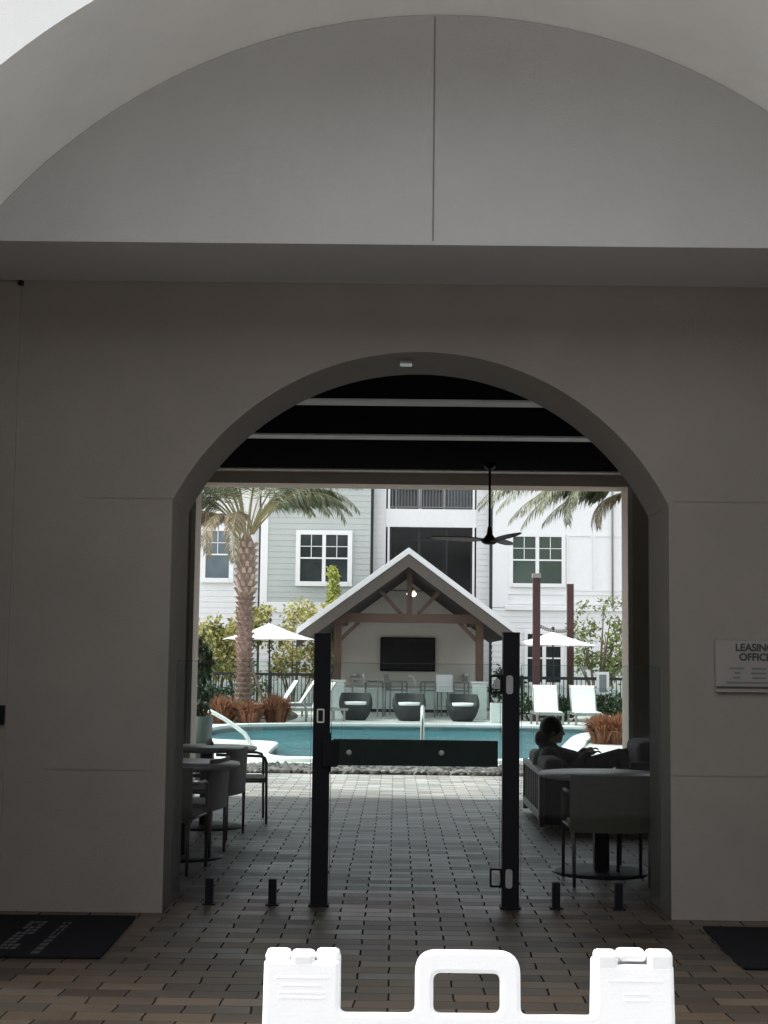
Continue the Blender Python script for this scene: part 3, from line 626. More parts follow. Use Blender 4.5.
remesh(bm, 'sweater', .012, MT['cloth'], per, smooth=2)
bm = bmesh.new()
for s, nm in ((-1, 'n'), (1, 'f')):
    capsule(bm, J['th'+nm]+Vector((-.05, 0, 0)), J['kn'+nm], .105, .074); capsule(bm, J['kn'+nm], J['kn'+nm].lerp(J['an'+nm], .9), .074, .055)
remesh(bm, 'trousers', .012, MT['denim'], per, smooth=2)
for s, nm in ((-1, 'n'), (1, 'f')):
    bm = bmesh.new(); capsule(bm, J['an'+nm]+Vector((-.03, 0, -.02)), J['to'+nm]+Vector((.02, 0, -.01)), .048, .038); remesh(bm, 'shoe', .01, MT['shoe'], per, smooth=2)
bm = bmesh.new(); hb_ = MB(); hb_.bm = bm
hb_.ball((hx-.022, PY, hz_+.038), .115, 1.0, .82, 1.0, 3); hb_.ball((hx-.065, PY, hz_-.03), .085, .8, .95, 1.2, 3); hb_.ball((hx-.115, PY, hz_-.06), .055, .8, .9, 1.5, 3); hb_.ball((hx-.10, PY, hz_-.15), .05, .9, 1.2, 1.5, 3); hb_.ball((hx-.145, PY, hz_-.075), .042, .9, 1, 1.7, 3)
remesh(bm, 'hair', .012, MT['hair'], per, smooth=2)

# ------------------------------------------------------------------ ceiling fan in the patio
FY = 15.5; q = P(489.5, 541, FY)
fan = empty('ceiling_fan', (q.x, FY, q.z), label='dark three blade ceiling fan hanging on a long rod from the patio ceiling', cat='ceiling fan')
MB().tube([(0, 0, .04), (0, 0, ZC-q.z-.02)], .012).build('downrod', MT['black'], fan); MB().lathe([(.0, ZC-q.z-.001), (.06, ZC-q.z-.001), (.06, ZC-q.z-.04), (.02, ZC-q.z-.07), (0, ZC-q.z-.07)], 24, cap=False).build('canopy', MT['black'], fan)
MB().lathe([(0, -.035), (.05, -.035), (.085, -.012), (.09, .005), (.06, .03), (.03, .07), (.022, .13), (.014, .15), (0, .15)], 28, cap=False).build('motor_housing', MT['black'], fan)
for ang in (R(180), R(297), R(63)):
    b = MB(); n = 10; top = []; 
    prof = [(.06, .03), (.14, .065), (.25, .078), (.38, .07), (.5, .055), (.58, .03), (.605, .008)]
    rows = []
    for r, w in prof:
        c, s = math.cos(ang), math.sin(ang); z = .012+.05*(r/.63)**2*.4
        def pt(w_, dz): return Vector((c*r-s*w_, s*r+c*w_, z+dz+w_*(.5 if c > 0 else .2)))
        rows.append([b.bm.verts.new(pt(w, .006)), b.bm.verts.new(pt(-w, .006)), b.bm.verts.new(pt(-w, -.004)), b.bm.verts.new(pt(w, -.004))])
    for r0, r1 in zip(rows, rows[1:]):
        for k in range(4): b.bm.faces.new((r0[k], r0[(k+1) % 4], r1[(k+1) % 4], r1[k]))
    b.bm.faces.new(rows[0][::-1]); b.bm.faces.new(rows[-1]); b.build('blade', MT['fanblade'], fan)

# ------------------------------------------------------------------ pool side objects
def handrail(name, pts, r, label, cat='handrail', mt='steel'):
    base = pts[0]; return tag(MB().tube(pts, r, 10).build(name, MT[mt], loc=(base[0], base[1], 0)), label, cat)
D1 = 26.0
a, c = P(203, 709, D1), P(255, 742, D1)
pts = [(a.x-.15, D1, .0), (a.x-.15, D1, a.z-.12), (a.x-.08, D1, a.z-.01), (a.x+.03, D1, a.z)] + [tuple(P(203+52*t, 709+33*t**1.35, D1)) for t in (.2, .4, .6, .8, 1)] 
pts[-1] = (pts[-1][0], D1, .0)
handrail('stair_handrail', pts, .035, 'white curved pool stair handrail behind the left tables', mt='coping')
D2 = 36.8
pts = [tuple(P(u, v, D2)) for u, v in ((249, 721.5), (254, 717), (264, 711), (276, 706.5), (290, 704.5), (303, 704), (306, 708), (306, 722))]
handrail('stair_handrail', pts, .028, 'thin arched handrail on the far pool edge right of the red grass', mt='alu')
D3 = 22.6; q = P(422.5, 707, D3)
pts = [(q.x*y/D3, y, z) for y, z in ((D3-.2, 0), (D3-.2, q.z-.18), (D3-.12, q.z-.03), (D3+.05, q.z), (D3+.3, q.z-.05), (D3+.62, q.z-.3), (D3+.75, -.3))]
handrail('ladder_rail', pts, .03, 'steel grab rail at the near pool edge behind the push bar')

# round wicker lounge chairs
def wicker_chair(label):
    t = empty('round_lounge_chair', label=label, cat='lounge chair', group='round charcoal wicker chairs at the far pool edge')
    # barrel shell, front (towards -y) lower
    b = MB(); n = 40; prof = [(.25, 0), (.33, .10), (.40, .25), (.44, .40), (.43, .54), (.38, .70)]; out = []
    for j, (r, z) in enumerate(prof):
        ring = []
        for k in range(n):
            a_ = 2*math.pi*k/n; fr = max(0, -math.sin(a_)); lim = .70-.30*min(1, fr*1.6)
            zz = min(z, lim) if z > .3 else z
            ring.append(Vector((r*math.cos(a_), r*math.sin(a_), zz)))
        out.append(ring)
    inn = [[Vector((v.x*.86, v.y*.86, max(v.z, .30))) for v in out[-1]], [Vector((v.x*.84, v.y*.84, .30)) for v in out[-1]]]
    rg = [[b.bm.verts.new(v) for v in r_] for r_ in out+inn]
    for r0, r1 in zip(rg, rg[1:]):
        for k in range(n): f = b.bm.faces.new((r0[k], r0[(k+1) % n], r1[(k+1) % n], r1[k])); f.smooth = True
    b.bm.faces.new(rg[0][::-1]); b.bm.faces.new(rg[-1]); b.build('shell', MT['wicker'], t)
    MB().lathe([(0, .31), (.325, .31), (.335, .36), (.335, .44), (.31, .475), (0, .485)], 36, cap=False).build('seat_cushion', MT['seatwhite'], t)
    return t
wp = None
for u, lab in ((355.5, 'left round wicker chair before the cabana'), (409, 'middle round wicker chair before the cabana, under the tap'), (462.5, 'right round wicker chair before the cabana')):
    c = wp and copy_tree(wp) or wicker_chair(lab); wp = wp or c; q = P(u, 718, 39.2); c.location = (q.x, 39.2, 0.008); c['label'] = lab

# ------------------------------------------------------------------ cabana
YC = 41.0; ax = P(409.5, 600, YC).x
cab = empty('pool_cabana', (ax, YC, 0), label='gabled timber pool cabana with a pale metal roof across the pool', cat='cabana')
YR0, YR1 = 40.0, 47.6
ap = P(408.5, 547.5, YR0); el = P(296.5, 629, YR0); er = P(520, 630.5, YR0); zr = ap.z; ze = (el.z+er.z)/2; hwid = (er.x-el.x)/2; axr = (er.x+el.x)/2
tm, tf = .09, .05
sl = math.atan2(zr-ze, hwid); cs, sn = math.cos(sl), math.sin(sl)
for s in (-1, 1):
    d = Vector((s*cs, 0, -sn)); nrm = Vector((s*sn, 0, cs)); A = Vector((axr, YR0, zr)); B = A+d*(hwid/cs)
    b = MB(); b.prism([A, B, B-Vector((0, 0, .13/cs)), Vector((axr, A.y, A.z-.13/cs))], (0, YR1-YR0, 0))
    for k in range(0, 13):                                      # standing seams
        pass
    b.build('roof', MT['metalroof'], cab, True)
    b = MB(); A2 = A+Vector((0, .16, 0)); B2 = B+Vector((0, .16, -.134/cs))-d*.25; A2.x = axr; A2.z = zr-.134/cs; b.prism([A2, B2, B2-nrm*.26, A2-Vector((0, 0, .26/cs))], (0, YR1-YR0-.2, 0)); b.build('roof_soffit', MT['darkwood'], cab, True)
    b = MB(); A3 = A+Vector((0, .03, 0)); B3 = B+Vector((0, .03, -.132/cs))
    A3.x = axr; A3.z = zr-.132/cs; b.prism([A3, B3, B3-Vector((0, 0, .28/cs)), A3-Vector((0, 0, .28/cs))], (0, .12, 0)) ; b.build('fascia_board', MT['fascia'], cab, True)
b = MB()
for s in (-1, 1):
    d = Vector((s*cs, 0, -sn)); nrm = Vector((s*sn, 0, cs))
    for k in range(1, 18):
        A = Vector((axr, YR0+.02+k*.42, zr))+nrm*.001; B = A+d*(hwid/cs); b.prism([A, B, B+nrm*.03, A+nrm*.03], (0, .03, 0))
b.build('roof_seams', MT['metalroof'], cab, True)
xl, xr_ = P(337.5, 650, YC).x, P(479.5, 650, YC).x; zb0, zb1 = P(409, 622, YC).z, P(409, 614, YC).z
for x in (xl, xr_):
    MB().box((x-.13, YC-.2, zb0-.04), (x+.13, YC-.105, zb1+.05), bev=.006).build('beam_end', MT['wood'], cab, True)
    for y in (YC, YR1-.5): MB().box((x-.105, y-.105, 1.0 if y == YC else 0), (x+.105, y+.105, zb0-.002), bev=.006).build('post', MT['wood'], cab, True)
    MB().box((x-.2, YC-.2, .01), (x+.2, YC+.2, .96), bev=.01).build('post_pedestal', MT['counter'], cab, True); MB().box((x-.23, YC-.23, .962), (x+.23, YC+.23, 1.02), bev=.008).build('pedestal_cap', MT['counter'], cab, True)
    MB().box((x-.10, YC-.1, zb0), (x+.10, YR1-.3, zb1+.02)).build('eave_beam', MT['wood'], cab, True)
MB().box((xl-.15, YC-.16, zb0-.03), (xr_+.15, YC-.102, zb1), bev=.005).build('tie_beam', MT['wood'], cab, True)
zk = zr-.42
MB().box((ax-.075, YC-.16, zb1+.001), (ax+.075, YC-.04, zk), bev=.004).build('king_post', MT['wood'], cab, True)
def strut(u0, v0, u1, v1, nm, w=.05, y=YC-.1):
    a, c = P(u0, v0, y), P(u1, v1, y); d = (c-a).normalized(); n_ = Vector((-d.z, 0, d.x))*w
    MB().prism([a+n_, c+n_, c-n_, a-n_], (0, .09, 0)).build(nm, MT['wood'], cab, True)
strut(381, 591.5, 401, 614, 'strut'); strut(439, 592.5, 418, 614, 'strut'); strut(340, 640, 359, 622, 'knee_brace', y=YC-.05); strut(477, 641, 459, 622.5, 'knee_brace', y=YC-.05)
YW = 46.6
wl, wr = P(337, 650, YW).x, P(481, 650, YW).x; ze2 = zr-.25-(abs(wr-axr))*math.tan(sl)
MB().prism([(wl, YW, .01), (wr, YW, .01), (wr, YW, zr-.42-abs(wr-axr)*math.tan(sl)), (axr, YW, zr-.42), (wl, YW, zr-.42-abs(wl-axr)*math.tan(sl))], (0, .2, 0)).build('back_wall', MT['cabwall'], cab, True)
# television
a, c = P(380, 671, YW-.1), P(435.5, 638, YW-.1); tv = empty('television', ((a.x+c.x)/2, YW, a.z), label='wide black television on the cabana back wall', cat='television')
MB().box((a.x, YW-.1, a.z), (c.x, YW-.012, c.z), bev=.008).build('body', MT['black'], tv, True); MB().box((a.x+.03, YW-.104, a.z+.06), (c.x-.03, YW-.101, c.z-.03)).build('screen', MT['tv'], tv, True)
# counter with sink tap
a, c = P(345, 690, 45.5), P(474, 690, 45.5); zk = P(400, 688, 45.5).z
kc = empty('kitchen_counter', ((a.x+c.x)/2, 45.9, 0), label='pale outdoor kitchen counter below the television', cat='counter')
MB().box((a.x, 45.5, .1), (c.x, YW-.02, zk-.06)).build('cabinet', MT['counter'], kc, True); MB().box((a.x-.02, 45.43, zk-.058), (c.x+.02, YW-.02, zk), bev=.006).build('countertop', MT['coping'], kc, True); MB().box((a.x+.05, 45.58, .005), (c.x-.05, YW-.05, .1)).build('plinth', MT['iron'], kc, True)
q = P(416, 688, 45.7); tp = P(408.5, 676, 45.7)
tag(MB().tube([(q.x, 45.7, zk), (q.x-.03, 45.7, zk+.2), (q.x-.1, 45.7, zk+.34), (q.x-.2, 45.7, zk+.37), (tp.x, 45.7, zk+.32)], .035, 10).build('kitchen_tap', MT['coping'], loc=(q.x, 45.7, zk)), 'tall curved white tap on the cabana counter', 'tap')
for u, lab in ((353, 'small dark speaker box at the left end of the cabana counter'), (464.5, 'small dark speaker box at the right end of the cabana counter')):
    q = P(u, 678, YW-.1); t = empty('wall_speaker', (q.x, YW, q.z), label=lab, cat='speaker'); MB().box((q.x-.09, YW-.16, q.z-.1), (q.x+.09, YW-.001, q.z+.06), bev=.01).build('case', MT['alu'], t, True); MB().box((q.x+.0, YW-.17, q.z+.062), (q.x+.1, YW-.02, q.z+.13), bev=.01).build('bracket', MT['coping'], t, True)
def stool(label, slm):
    t = empty('bar_chair', label=label, cat='bar chair', group='tall sling chairs in the cabana')
    for sx in (-1, 1):
        for sy in (-1, 1): MB().tube([(sx*.27, sy*.25, 0), (sx*.26, sy*.24, .95 if sy < 0 else .92)], .022).build('leg', MT['alu'], t)
        MB().tube([(sx*.26, -.24, .95), (sx*.26, .24, .95)], .022).build('armrest', MT['alu'], t)
    MB().box((-.25, -.24, .70), (.25, .24, .73), bev=.008).build('seat', MT[slm], t); MB().prism([(-.23, .22, .73), (.23, .22, .73), (.23, .30, 1.17), (-.23, .30, 1.17)], (0, .03, 0)).build('backrest', MT[slm], t)
    MB().tube([(-.26, -.245, .3), (.26, -.245, .3)], .016).build('footrest', MT['alu'], t)
    return t
st = stool('tall bar chair with a pale sling back on the right inside the cabana', 'sling'); q = P(444.5, 700, 41.9); st.location = (q.x, 41.9, .008)
s2 = copy_tree(st); q = P(374, 700, 42.3); s2.location = (q.x, 42.3, .008); s2.rotation_euler = (0, 0, R(90)); s2['label'] = 'tall bar chair turned sideways on the left inside the cabana'
for u, D, rz, lab in ((396, 42.9, 75, 'grey bar chair behind the middle round wicker chair in the cabana'), (431, 42.8, -80, 'grey bar chair left of the pale sling chair in the cabana'), (458, 42.7, 100, 'grey bar chair right of the pale sling chair in the cabana')):
    s3 = copy_tree(st); q = P(u, 700, D); s3.location = (q.x, D, .008); s3.rotation_euler = (0, 0, R(rz)); s3['label'] = lab
    for c in kids(s3):
        if 'sling' in c.data.materials[0].name: c.data = c.data.copy(); c.data.materials[0] = MT['alu']
# high table beside it
tx = P(366, 700, 41.7).x; ht = empty('bar_table', (tx, 41.7, .008), label='narrow grey bar table on the left inside the cabana', cat='table')
MB().box((-.42, -.25, 1.0), (.36, .25, 1.05), bev=.006).build('tabletop', MT['alu'], ht)
for sx in (-.38, .32):
    for sy in (-.21, .21): MB().box((sx-.02, sy-.02, 0), (sx+.02, sy+.02, 1.0)).build('leg', MT['alu'], ht)
# cabana fan
q = P(411, 591, 42.2); fn = empty('cabana_fan', (q.x, 42.2, q.z), label='dark ceiling fan with a lit lamp under the cabana gable', cat='ceiling fan')
MB().tube([(0, 0, .05), (0, 0, zr-.45-q.z)], .02).build('downrod', MT['iron'], fn); MB().lathe([(0, -.03), (.1, -.03), (.12, .03), (.06, .1), (0, .1)], 20, cap=False).build('motor_housing', MT['iron'], fn)
for k in range(4):
    a_ = R(8+90*k); b = MB(); d = Vector((math.cos(a_), math.sin(a_), 0)); n_ = Vector((-d.y, d.x, .12))*.07; b.prism([d*.1+n_, d*.68+n_, d*.68-n_, d*.1-n_], (0, 0, .015)); b.build('blade', MT['iron'], fn)
for dx in (-.06, .08): MB().ball((dx, -.06, -.09), .065).build('lamp', MT['lamp'], fn)
q = P(497, 709, 38.6); pb = empty('planter_box', (q.x, 38.6, .008), label='pale square planter box between the cabana and the right gate post', cat='planter')
MB().box((-.17, -.17, 0), (.17, .17, .5), bev=.01).build('box', MT['counter'], pb); MB().box((-.14, -.14, .501), (.14, .14, .51)).build('soil', MT['mulch'], pb)

# ------------------------------------------------------------------ loungers, umbrellas, posts
def lounger(label):
    t = empty('sun_lounger', label=label, cat='sun lounger', group='white sling loungers by the pool')
    # head towards +y raised, feet to -y
    f = MB(); 
    for sx in (-.31, .31): f.box((sx-.025, -.95, .27), (sx+.025, .85, .33))
    f.box((-.31, -.95, .27), (.31, -.91, .33)); f.build('frame', MT['alu'], t)
    MB().prism([(-.3, -.93, .335), (.3, -.93, .335), (.3, .1, .335), (-.3, .1, .335)], (0, 0, .02)).build('seat_sling', MT['sling'], t)
    MB().prism([(-.3, .1, .34), (.3, .1, .34), (.3, .52, .98), (-.3, .52, .98)], (0, .025, 0)).build('back_sling', MT['sling'], t)
    b = MB()
    for sx in (-.31, .31): b.tube([(sx, .1, .33), (sx, .53, .99)], .018)
    b.build('back_frame', MT['alu'], t)
    for sx in (-.31, .31):
        for y in (-.85, .75): MB().box((sx-.025, y-.025, 0), (sx+.025, y+.025, .27)).build('leg', MT['alu'], t)
    return t
LG = [(546.5, 37.6, 0, 'left of the two white loungers behind the seated person'), (584.5, 37.6, 0, 'right of the two white loungers, behind the red grass'),
      (277, 40.6, R(-75), 'white lounger with raised back right of the palm trunk'), (296, 42.0, R(-80), 'white lounger below the left umbrella'), (312, 38.2, R(-62), 'pale lounger partly behind the left gate post')]
lp = None
for u, D, rz, lab in LG:
    c = copy_tree(lp) if lp else lounger(lab); lp = lp or c; q = P(u, 715, D); c.location = (q.x, D, .008); c.rotation_euler = (0, 0, rz); c['label'] = lab
def umbrella(x, y, ztop, zed, r, rz, label):
    t = empty('market_umbrella', (x, y, .008), rz, label=label, cat='umbrella', group='white market umbrellas by the pool')
    MB().lathe([(0, 0), (.28, 0), (.28, .05), (.06, .09), (0, .09)], 24, cap=False).build('base', MT['iron'], t)
    MB().tube([(0, 0, .09), (0, 0, ztop+.06)], .024, 10).build('pole', MT['iron'], t)
    b = MB(); n = 8; ap_ = b.bm.verts.new((0, 0, ztop)); rings = []
    for fr, sag in ((.33, .03), (.66, .02), (1, 0)):
        rings.append([b.bm.verts.new((r*fr*math.cos(2*math.pi*k/n/2)*(1 if k % 2 == 0 else .965), r*fr*math.sin(2*math.pi*k/n/2)*(1 if k % 2 == 0 else .965), ztop+(zed-ztop)*fr-(0 if k % 2 == 0 else -.015)-sag)) for k in range(2*n)])
    for k in range(2*n): b.bm.faces.new((ap_, rings[0][k], rings[0][(k+1) % (2*n)]))
    for r0, r1 in zip(rings, rings[1:]):
        for k in range(2*n): b.bm.faces.new((r0[k], r1[k], r1[(k+1) % (2*n)], r0[(k+1) % (2*n)]))
    o = b.build('canopy', MT['white'], t); sd = o.modifiers.new('s', 'SOLIDIFY'); sd.thickness = .012
    MB().ball((0, 0, ztop+.09), .05).build('finial', MT['iron'], t)
    for k in range(n):
        a_ = 2*math.pi*k/n; MB().tube([(0, 0, ztop-.08), (r*.97*math.cos(a_), r*.97*math.sin(a_), zed-.03)], .01, 6).build('rib', MT['iron'], t)
UY = 39.4
q = P(270, 623.5, UY); e = P(316.5, 640.5, UY); umbrella(q.x, UY, q.z, e.z, (e.x-q.x), .1, 'white umbrella beside the palm trunk on the left')
UY = 41.0; q = P(553, 632, UY); e = P(597, 646.5, UY); umbrella(q.x, UY, q.z, e.z, e.x-q.x, .2, 'white umbrella between the two red brown posts on the right')
for u0, u1, vt, D, lab, capn in ((532.7, 540, 578, 39.8, 'taller red brown timber post with a cap left of the right umbrella', 1), (567, 573.5, 584, 42.5, 'red brown timber post behind the right umbrella', 0)):
    a, c = P(u0, 640, D), P(u1, 640, D); zt2 = P(u0, vt, D).z; t = empty('timber_post', ((a.x+c.x)/2, D, 0), label=lab, cat='post')
    MB().box((a.x, D-.09, .008), (c.x, D+.09, zt2), bev=.006).build('shaft', MT['redwood'], t, True)
    if capn: MB().box((a.x-.015, D-.11, zt2), (c.x+.015, D+.11, zt2+.12), bev=.006).build('cap', MT['alu'], t, True)
# string lights
a, c = P(539, 624.5, 39.8), P(569, 629, 42.5); t = empty('string_lights', tuple(a), label='string of small bulbs strung between the two red brown posts', cat='string lights')
pts = [a.lerp(c, k/16)-Vector((0, 0, .08*4*(k/16)*(1-k/16))) for k in range(17)]
MB().tube(pts, .012, 6).build('cable', MT['iron'], t, True)
for k in range(1, 16, 1): MB().ball(pts[k]-Vector((0, 0, .05)), .03, 1, 1, 1.4, 1).build('bulb', MT['bulb'], t, True)

# ------------------------------------------------------------------ iron fence around the pool area
def iron_fence(x0, x1, y, z1, label):
    t = empty('iron_fence', ((x0+x1)/2, y, 0), label=label, cat='fence')
    MB().box((x0, y-.03, z1-.08), (x1, y+.03, z1), bev=.004).build('top_rail', MT['iron'], t, True); MB().box((x0, y-.02, .16), (x1, y+.02, .20)).build('bottom_rail', MT['iron'], t, True)
    b = MB(); n = int((x1-x0)/.115)
    for k in range(n): x = x0+(k+.5)*(x1-x0)/n; b.box((x-.011, y-.011, .2), (x+.011, y+.011, z1-.08))
    b.build('balusters', MT['iron'], t, True)
    k = 0; x = x0
    while x < x1+.01: MB().box((x-.035, y-.035, 0), (x+.035, y+.035, z1+.03)).build('fence_post', MT['iron'], t, True); x += (x1-x0)/max(1, round((x1-x0)/1.9))
YI = 44.6
iron_fence(P(150, 680, YI).x, P(331, 680, YI).x, YI, 1.15, 'black iron fence behind the palm and left umbrella'); YI2 = 40.6
iron_fence(P(522, 680, YI2).x, P(680, 680, YI2).x, YI2, P(575, 677, YI2).z, 'black iron fence behind the two white loungers')

# ------------------------------------------------------------------ apartment building
YB = 50.0; S = 30.0
def bx(u, v=560, D=YB): return P(u, v, D).x
def bz(v, u=400, D=YB): return P(u, v, D).z
apt = empty('apartment_building', (0, YB, 0), label='white and grey clapboard apartment building behind the pool', cat='building')
def siding(x0, x1, z0, z1, y, mt, nm='siding_wall', board=.19, thick=.25):
    b = MB(); prof = [(y, z0)]; z = z0
    while z < z1-.01:
        zt3 = min(z1, z+board); prof += [(y-.013, z+.001), (y, zt3)]; z = zt3
    prof += [(y+thick, z1), (y+thick, z0)]
    b.prism([(x0, p[0], p[1]) for p in prof], (x1-x0, 0, 0)); return b.build(nm, MT[mt], apt, True)
ZT = 10.4
xa, xb, xc_, xd = bx(262), bx(371), bx(388.5), bx(473.5); xe = bx(491)
siding(-20, xa, .01, ZT, YB, 'siding'); siding(xa+.15, xb-.02, bz(605), ZT, YB-.35, 'graysiding'); siding(xa+.0, xb-.02, .01, bz(614), YB-.35, 'siding')
MB().box((xa-.02, YB-.385, bz(614)), (xb, YB-.1, bz(604)), bev=.01).build('band_board', MT['trim'], apt, True)
MB().box((xa-.02, YB-.38, bz(604)+.001), (xa+.22, YB+.1, ZT)).build('corner_board', MT['trim'], apt, True)
YCn = YB+.15
siding(xb, xc_-.1, .01, ZT, YCn, 'siding'); siding(xd+.1, xe, .01, ZT, YCn, 'siding')
siding(xc_-.1, xd+.1, .01, bz(600), YCn, 'siding'); 
for (z0, z1) in ((bz(526.5), bz(508.5)), (bz(430), ZT)): MB().box((xc_-.1, YCn-.03, z0), (xd+.1, YCn+.22, z1)).build('balcony_band', MT['trim'], apt, True)
for z in (bz(600), bz(508.5)):
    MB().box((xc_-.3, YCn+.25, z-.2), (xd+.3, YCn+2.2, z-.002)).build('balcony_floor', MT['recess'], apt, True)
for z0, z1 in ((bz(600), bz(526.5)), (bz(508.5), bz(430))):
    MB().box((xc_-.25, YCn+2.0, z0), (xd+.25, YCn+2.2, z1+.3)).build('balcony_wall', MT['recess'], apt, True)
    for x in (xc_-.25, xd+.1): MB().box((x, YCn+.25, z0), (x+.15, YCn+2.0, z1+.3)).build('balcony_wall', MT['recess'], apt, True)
    b = MB(); b.box((xc_+.2, YCn+1.9, z0+.05), (xd-.9, YCn+1.99, z0+2.2)); w = b.build('sliding_door', MT['trim'], apt, True)
    for k in range(2):
        ww = (xd-.9-xc_-.2)/2; MB().box((xc_+.26+k*ww, YCn+1.88, z0+.12), (xc_+.14+(k+1)*ww, YCn+1.898, z0+2.12)).build('pane', MT['wglass'], w, True)
    MB().box((xc_-.04, YCn-.035, z0), (xc_+.03, YCn+.25, z1)).build('balcony_trim', MT['trim'], apt, True); MB().box((xd-.03, YCn-.035, z0), (xd+.04, YCn+.25, z1)).build('balcony_trim', MT['trim'], apt, True)
def railing(z0, z1):
    b = MB(); b.box((xc_+.03, YCn+.02, z1-.05), (xd-.03, YCn+.07, z1)); b.box((xc_+.03, YCn+.02, z0+.05), (xd-.03, YCn+.06, z0+.09))
    n = 26
    for k in range(n): x = xc_+.06+(k+.5)*(xd-xc_-.12)/n; b.box((x-.012, YCn+.035, z0+.09), (x+.012, YCn+.055, z1-.05))
    b.build('balcony_railing', MT['greyiron'], apt, True)
railing(bz(508.5), bz(508.5)+1.05)
sf = MB(); z0, z1 = bz(600), bz(526.5)
for (a, c) in ((xc_+.03, xc_+.09), (bx(418), bx(418)+.05), (bx(446), bx(446)+.05), (xd-.09, xd-.03)): sf.box((a, YCn+.06, z0), (c, YCn+.12, z1))
sf = sf.build('porch_screen', MT['iron'], apt, True)
MB().box((xc_+.03, YCn+.08, z0), (xd-.03, YCn+.085, z1)).build('mesh', MT['screen'], sf, True)
siding(xe+.02, 20, .01, bz(607), YB-.15, 'siding')
MB().box((xe+.02, YB-.152, bz(606.5)), (20, YB+.1, ZT)).build('panel_wall', MT['trim'], apt, True)
MB().box((bx(505), YB-.24, bz(609)), (20, YB-.1, bz(604.5)), bev=.01).build('ledge', MT['trim'], apt, True)
b = MB()
def rectframe(u0, v0, u1, v1, y, w=.06, d=.03):
    x0, x1, z0, z1 = bx(u0, v0), bx(u1, v0), bz(v1), bz(v0)
    for (a, c) in (((x0, z0), (x1, z0+w)), ((x0, z1-w), (x1, z1)), ((x0, z0+w), (x0+w, z1-w)), ((x1-w, z0+w), (x1, z1-w))): b.box((a[0], y-d, a[1]), (c[0], y, c[1]))
rectframe(566, 533, 591, 589, YB-.153); rectframe(593, 533, 625, 589, YB-.153); rectframe(507, 592, 565, 603, YB-.153, .04); rectframe(568, 592, 640, 603, YB-.153, .04); rectframe(628, 533, 660, 589, YB-.153)
b.build('panel_moulding', MT['trim'], apt, True)
def window(u0, v0, u1, v1, y, glass='wglass', cols=2, munt=(2, 2), trimw=.12, D=YB):
    x0, x1, z0, z1 = bx(u0, (v0+v1)/2), bx(u1, (v0+v1)/2), bz(v1, u0), bz(v0, u0); fr = MB(); t_ = trimw
    def fb(a, c, z_0, z_1, d0=.07): fr.box((a, y-d0, z_0), (c, y+.05, z_1))
    fb(x0-t_, x0, z0-t_, z1+t_); fb(x1, x1+t_, z0-t_, z1+t_); fb(x0, x1, z1, z1+t_); fr.box((x0, y-.1, z0-t_), (x1, y+.05, z0))
    cw = (x1-x0)/cols; zm = (z0+z1)/2
    for k in range(1, cols): fr.box((x0+k*cw-.06, y-.06, z0), (x0+k*cw+.06, y+.05, z1))
    panes = []
    for k in range(cols):
        a = x0+k*cw+(.06 if k else 0); c = x0+(k+1)*cw-(.06 if k < cols-1 else 0)
        fr.box((a, y-.05, zm-.025), (c, y+.05, zm+.025))
        mx_ = (a+c)/2; fr.box((mx_-.012, y-.04, zm+.025), (mx_+.012, y-.021, z1)); zq = (zm+z1)/2; fr.box((a, y-.04, zq-.012), (c, y-.022, zq+.012))
        panes += [(a, c, zm+.025, z1, -.018), (a, c, z0, zm-.025, -.03)]
    w = fr.build('window', MT['trim'], apt, True)
    for a, c, z_0, z_1, dy in panes: MB().box((a, y+dy, z_0), (c, y+.04, z_1)).build('pane', MT[glass], w, True)
window(206, 531, 229.5, 578, YB-.03, 'skyglass', 1, trimw=.15); window(301, 535.5, 348, 582, YB-.38, trimw=.15); window(512.5, 537, 561, 583.5, YB-.155, 'gglass', trimw=.12)
window(202, 628, 226, 672, YB-.03, 'wglass', 1, trimw=.12); window(527, 634, 560, 682, YB-.175, 'wglass', 2, trimw=.1); window(298, 487-62, 349, 480, YB-.38, trimw=.15)
window(160, 531, 183, 578, YB-.03, 'wglass', 1, trimw=.15); window(660, 537, 700, 583.5, YB-.155, 'gglass', trimw=.12)
for u, y, v1 in ((260.2, YB-.12, 700), (371.5, YB-.2, 700), (490.6, YB-.1, 700)):
    x = bx(u, 580); MB().box((x-.05, y-.06, .05), (x+.05, y+.04, ZT)).build('downspout', MT['pipe'], apt, True)
x = bx(611.5, 560); MB().tube([(x, YB-.25, bz(606)), (x, YB-.25, ZT)], .035, 8).build('rain_chain', MT['alu'], apt, True)
MB().box((-20, YB+.3, 0), (20, YB+13, ZT-.05)).bm.free()
b = MB(); b.box((-20, YB+2.6, 0), (20, YB+13, ZT)); b.build('core', MT['siding'], apt, True)
b = MB(); b.prism([(-20.5, YB-.9, ZT+.001), (-20.5, YB+6, ZT+2.6), (-20.5, YB+13.5, ZT+.001)], (41, 0, 0)); b.build('roof', MT['fascia'], apt, True)
q = P(498, 520, YB); 

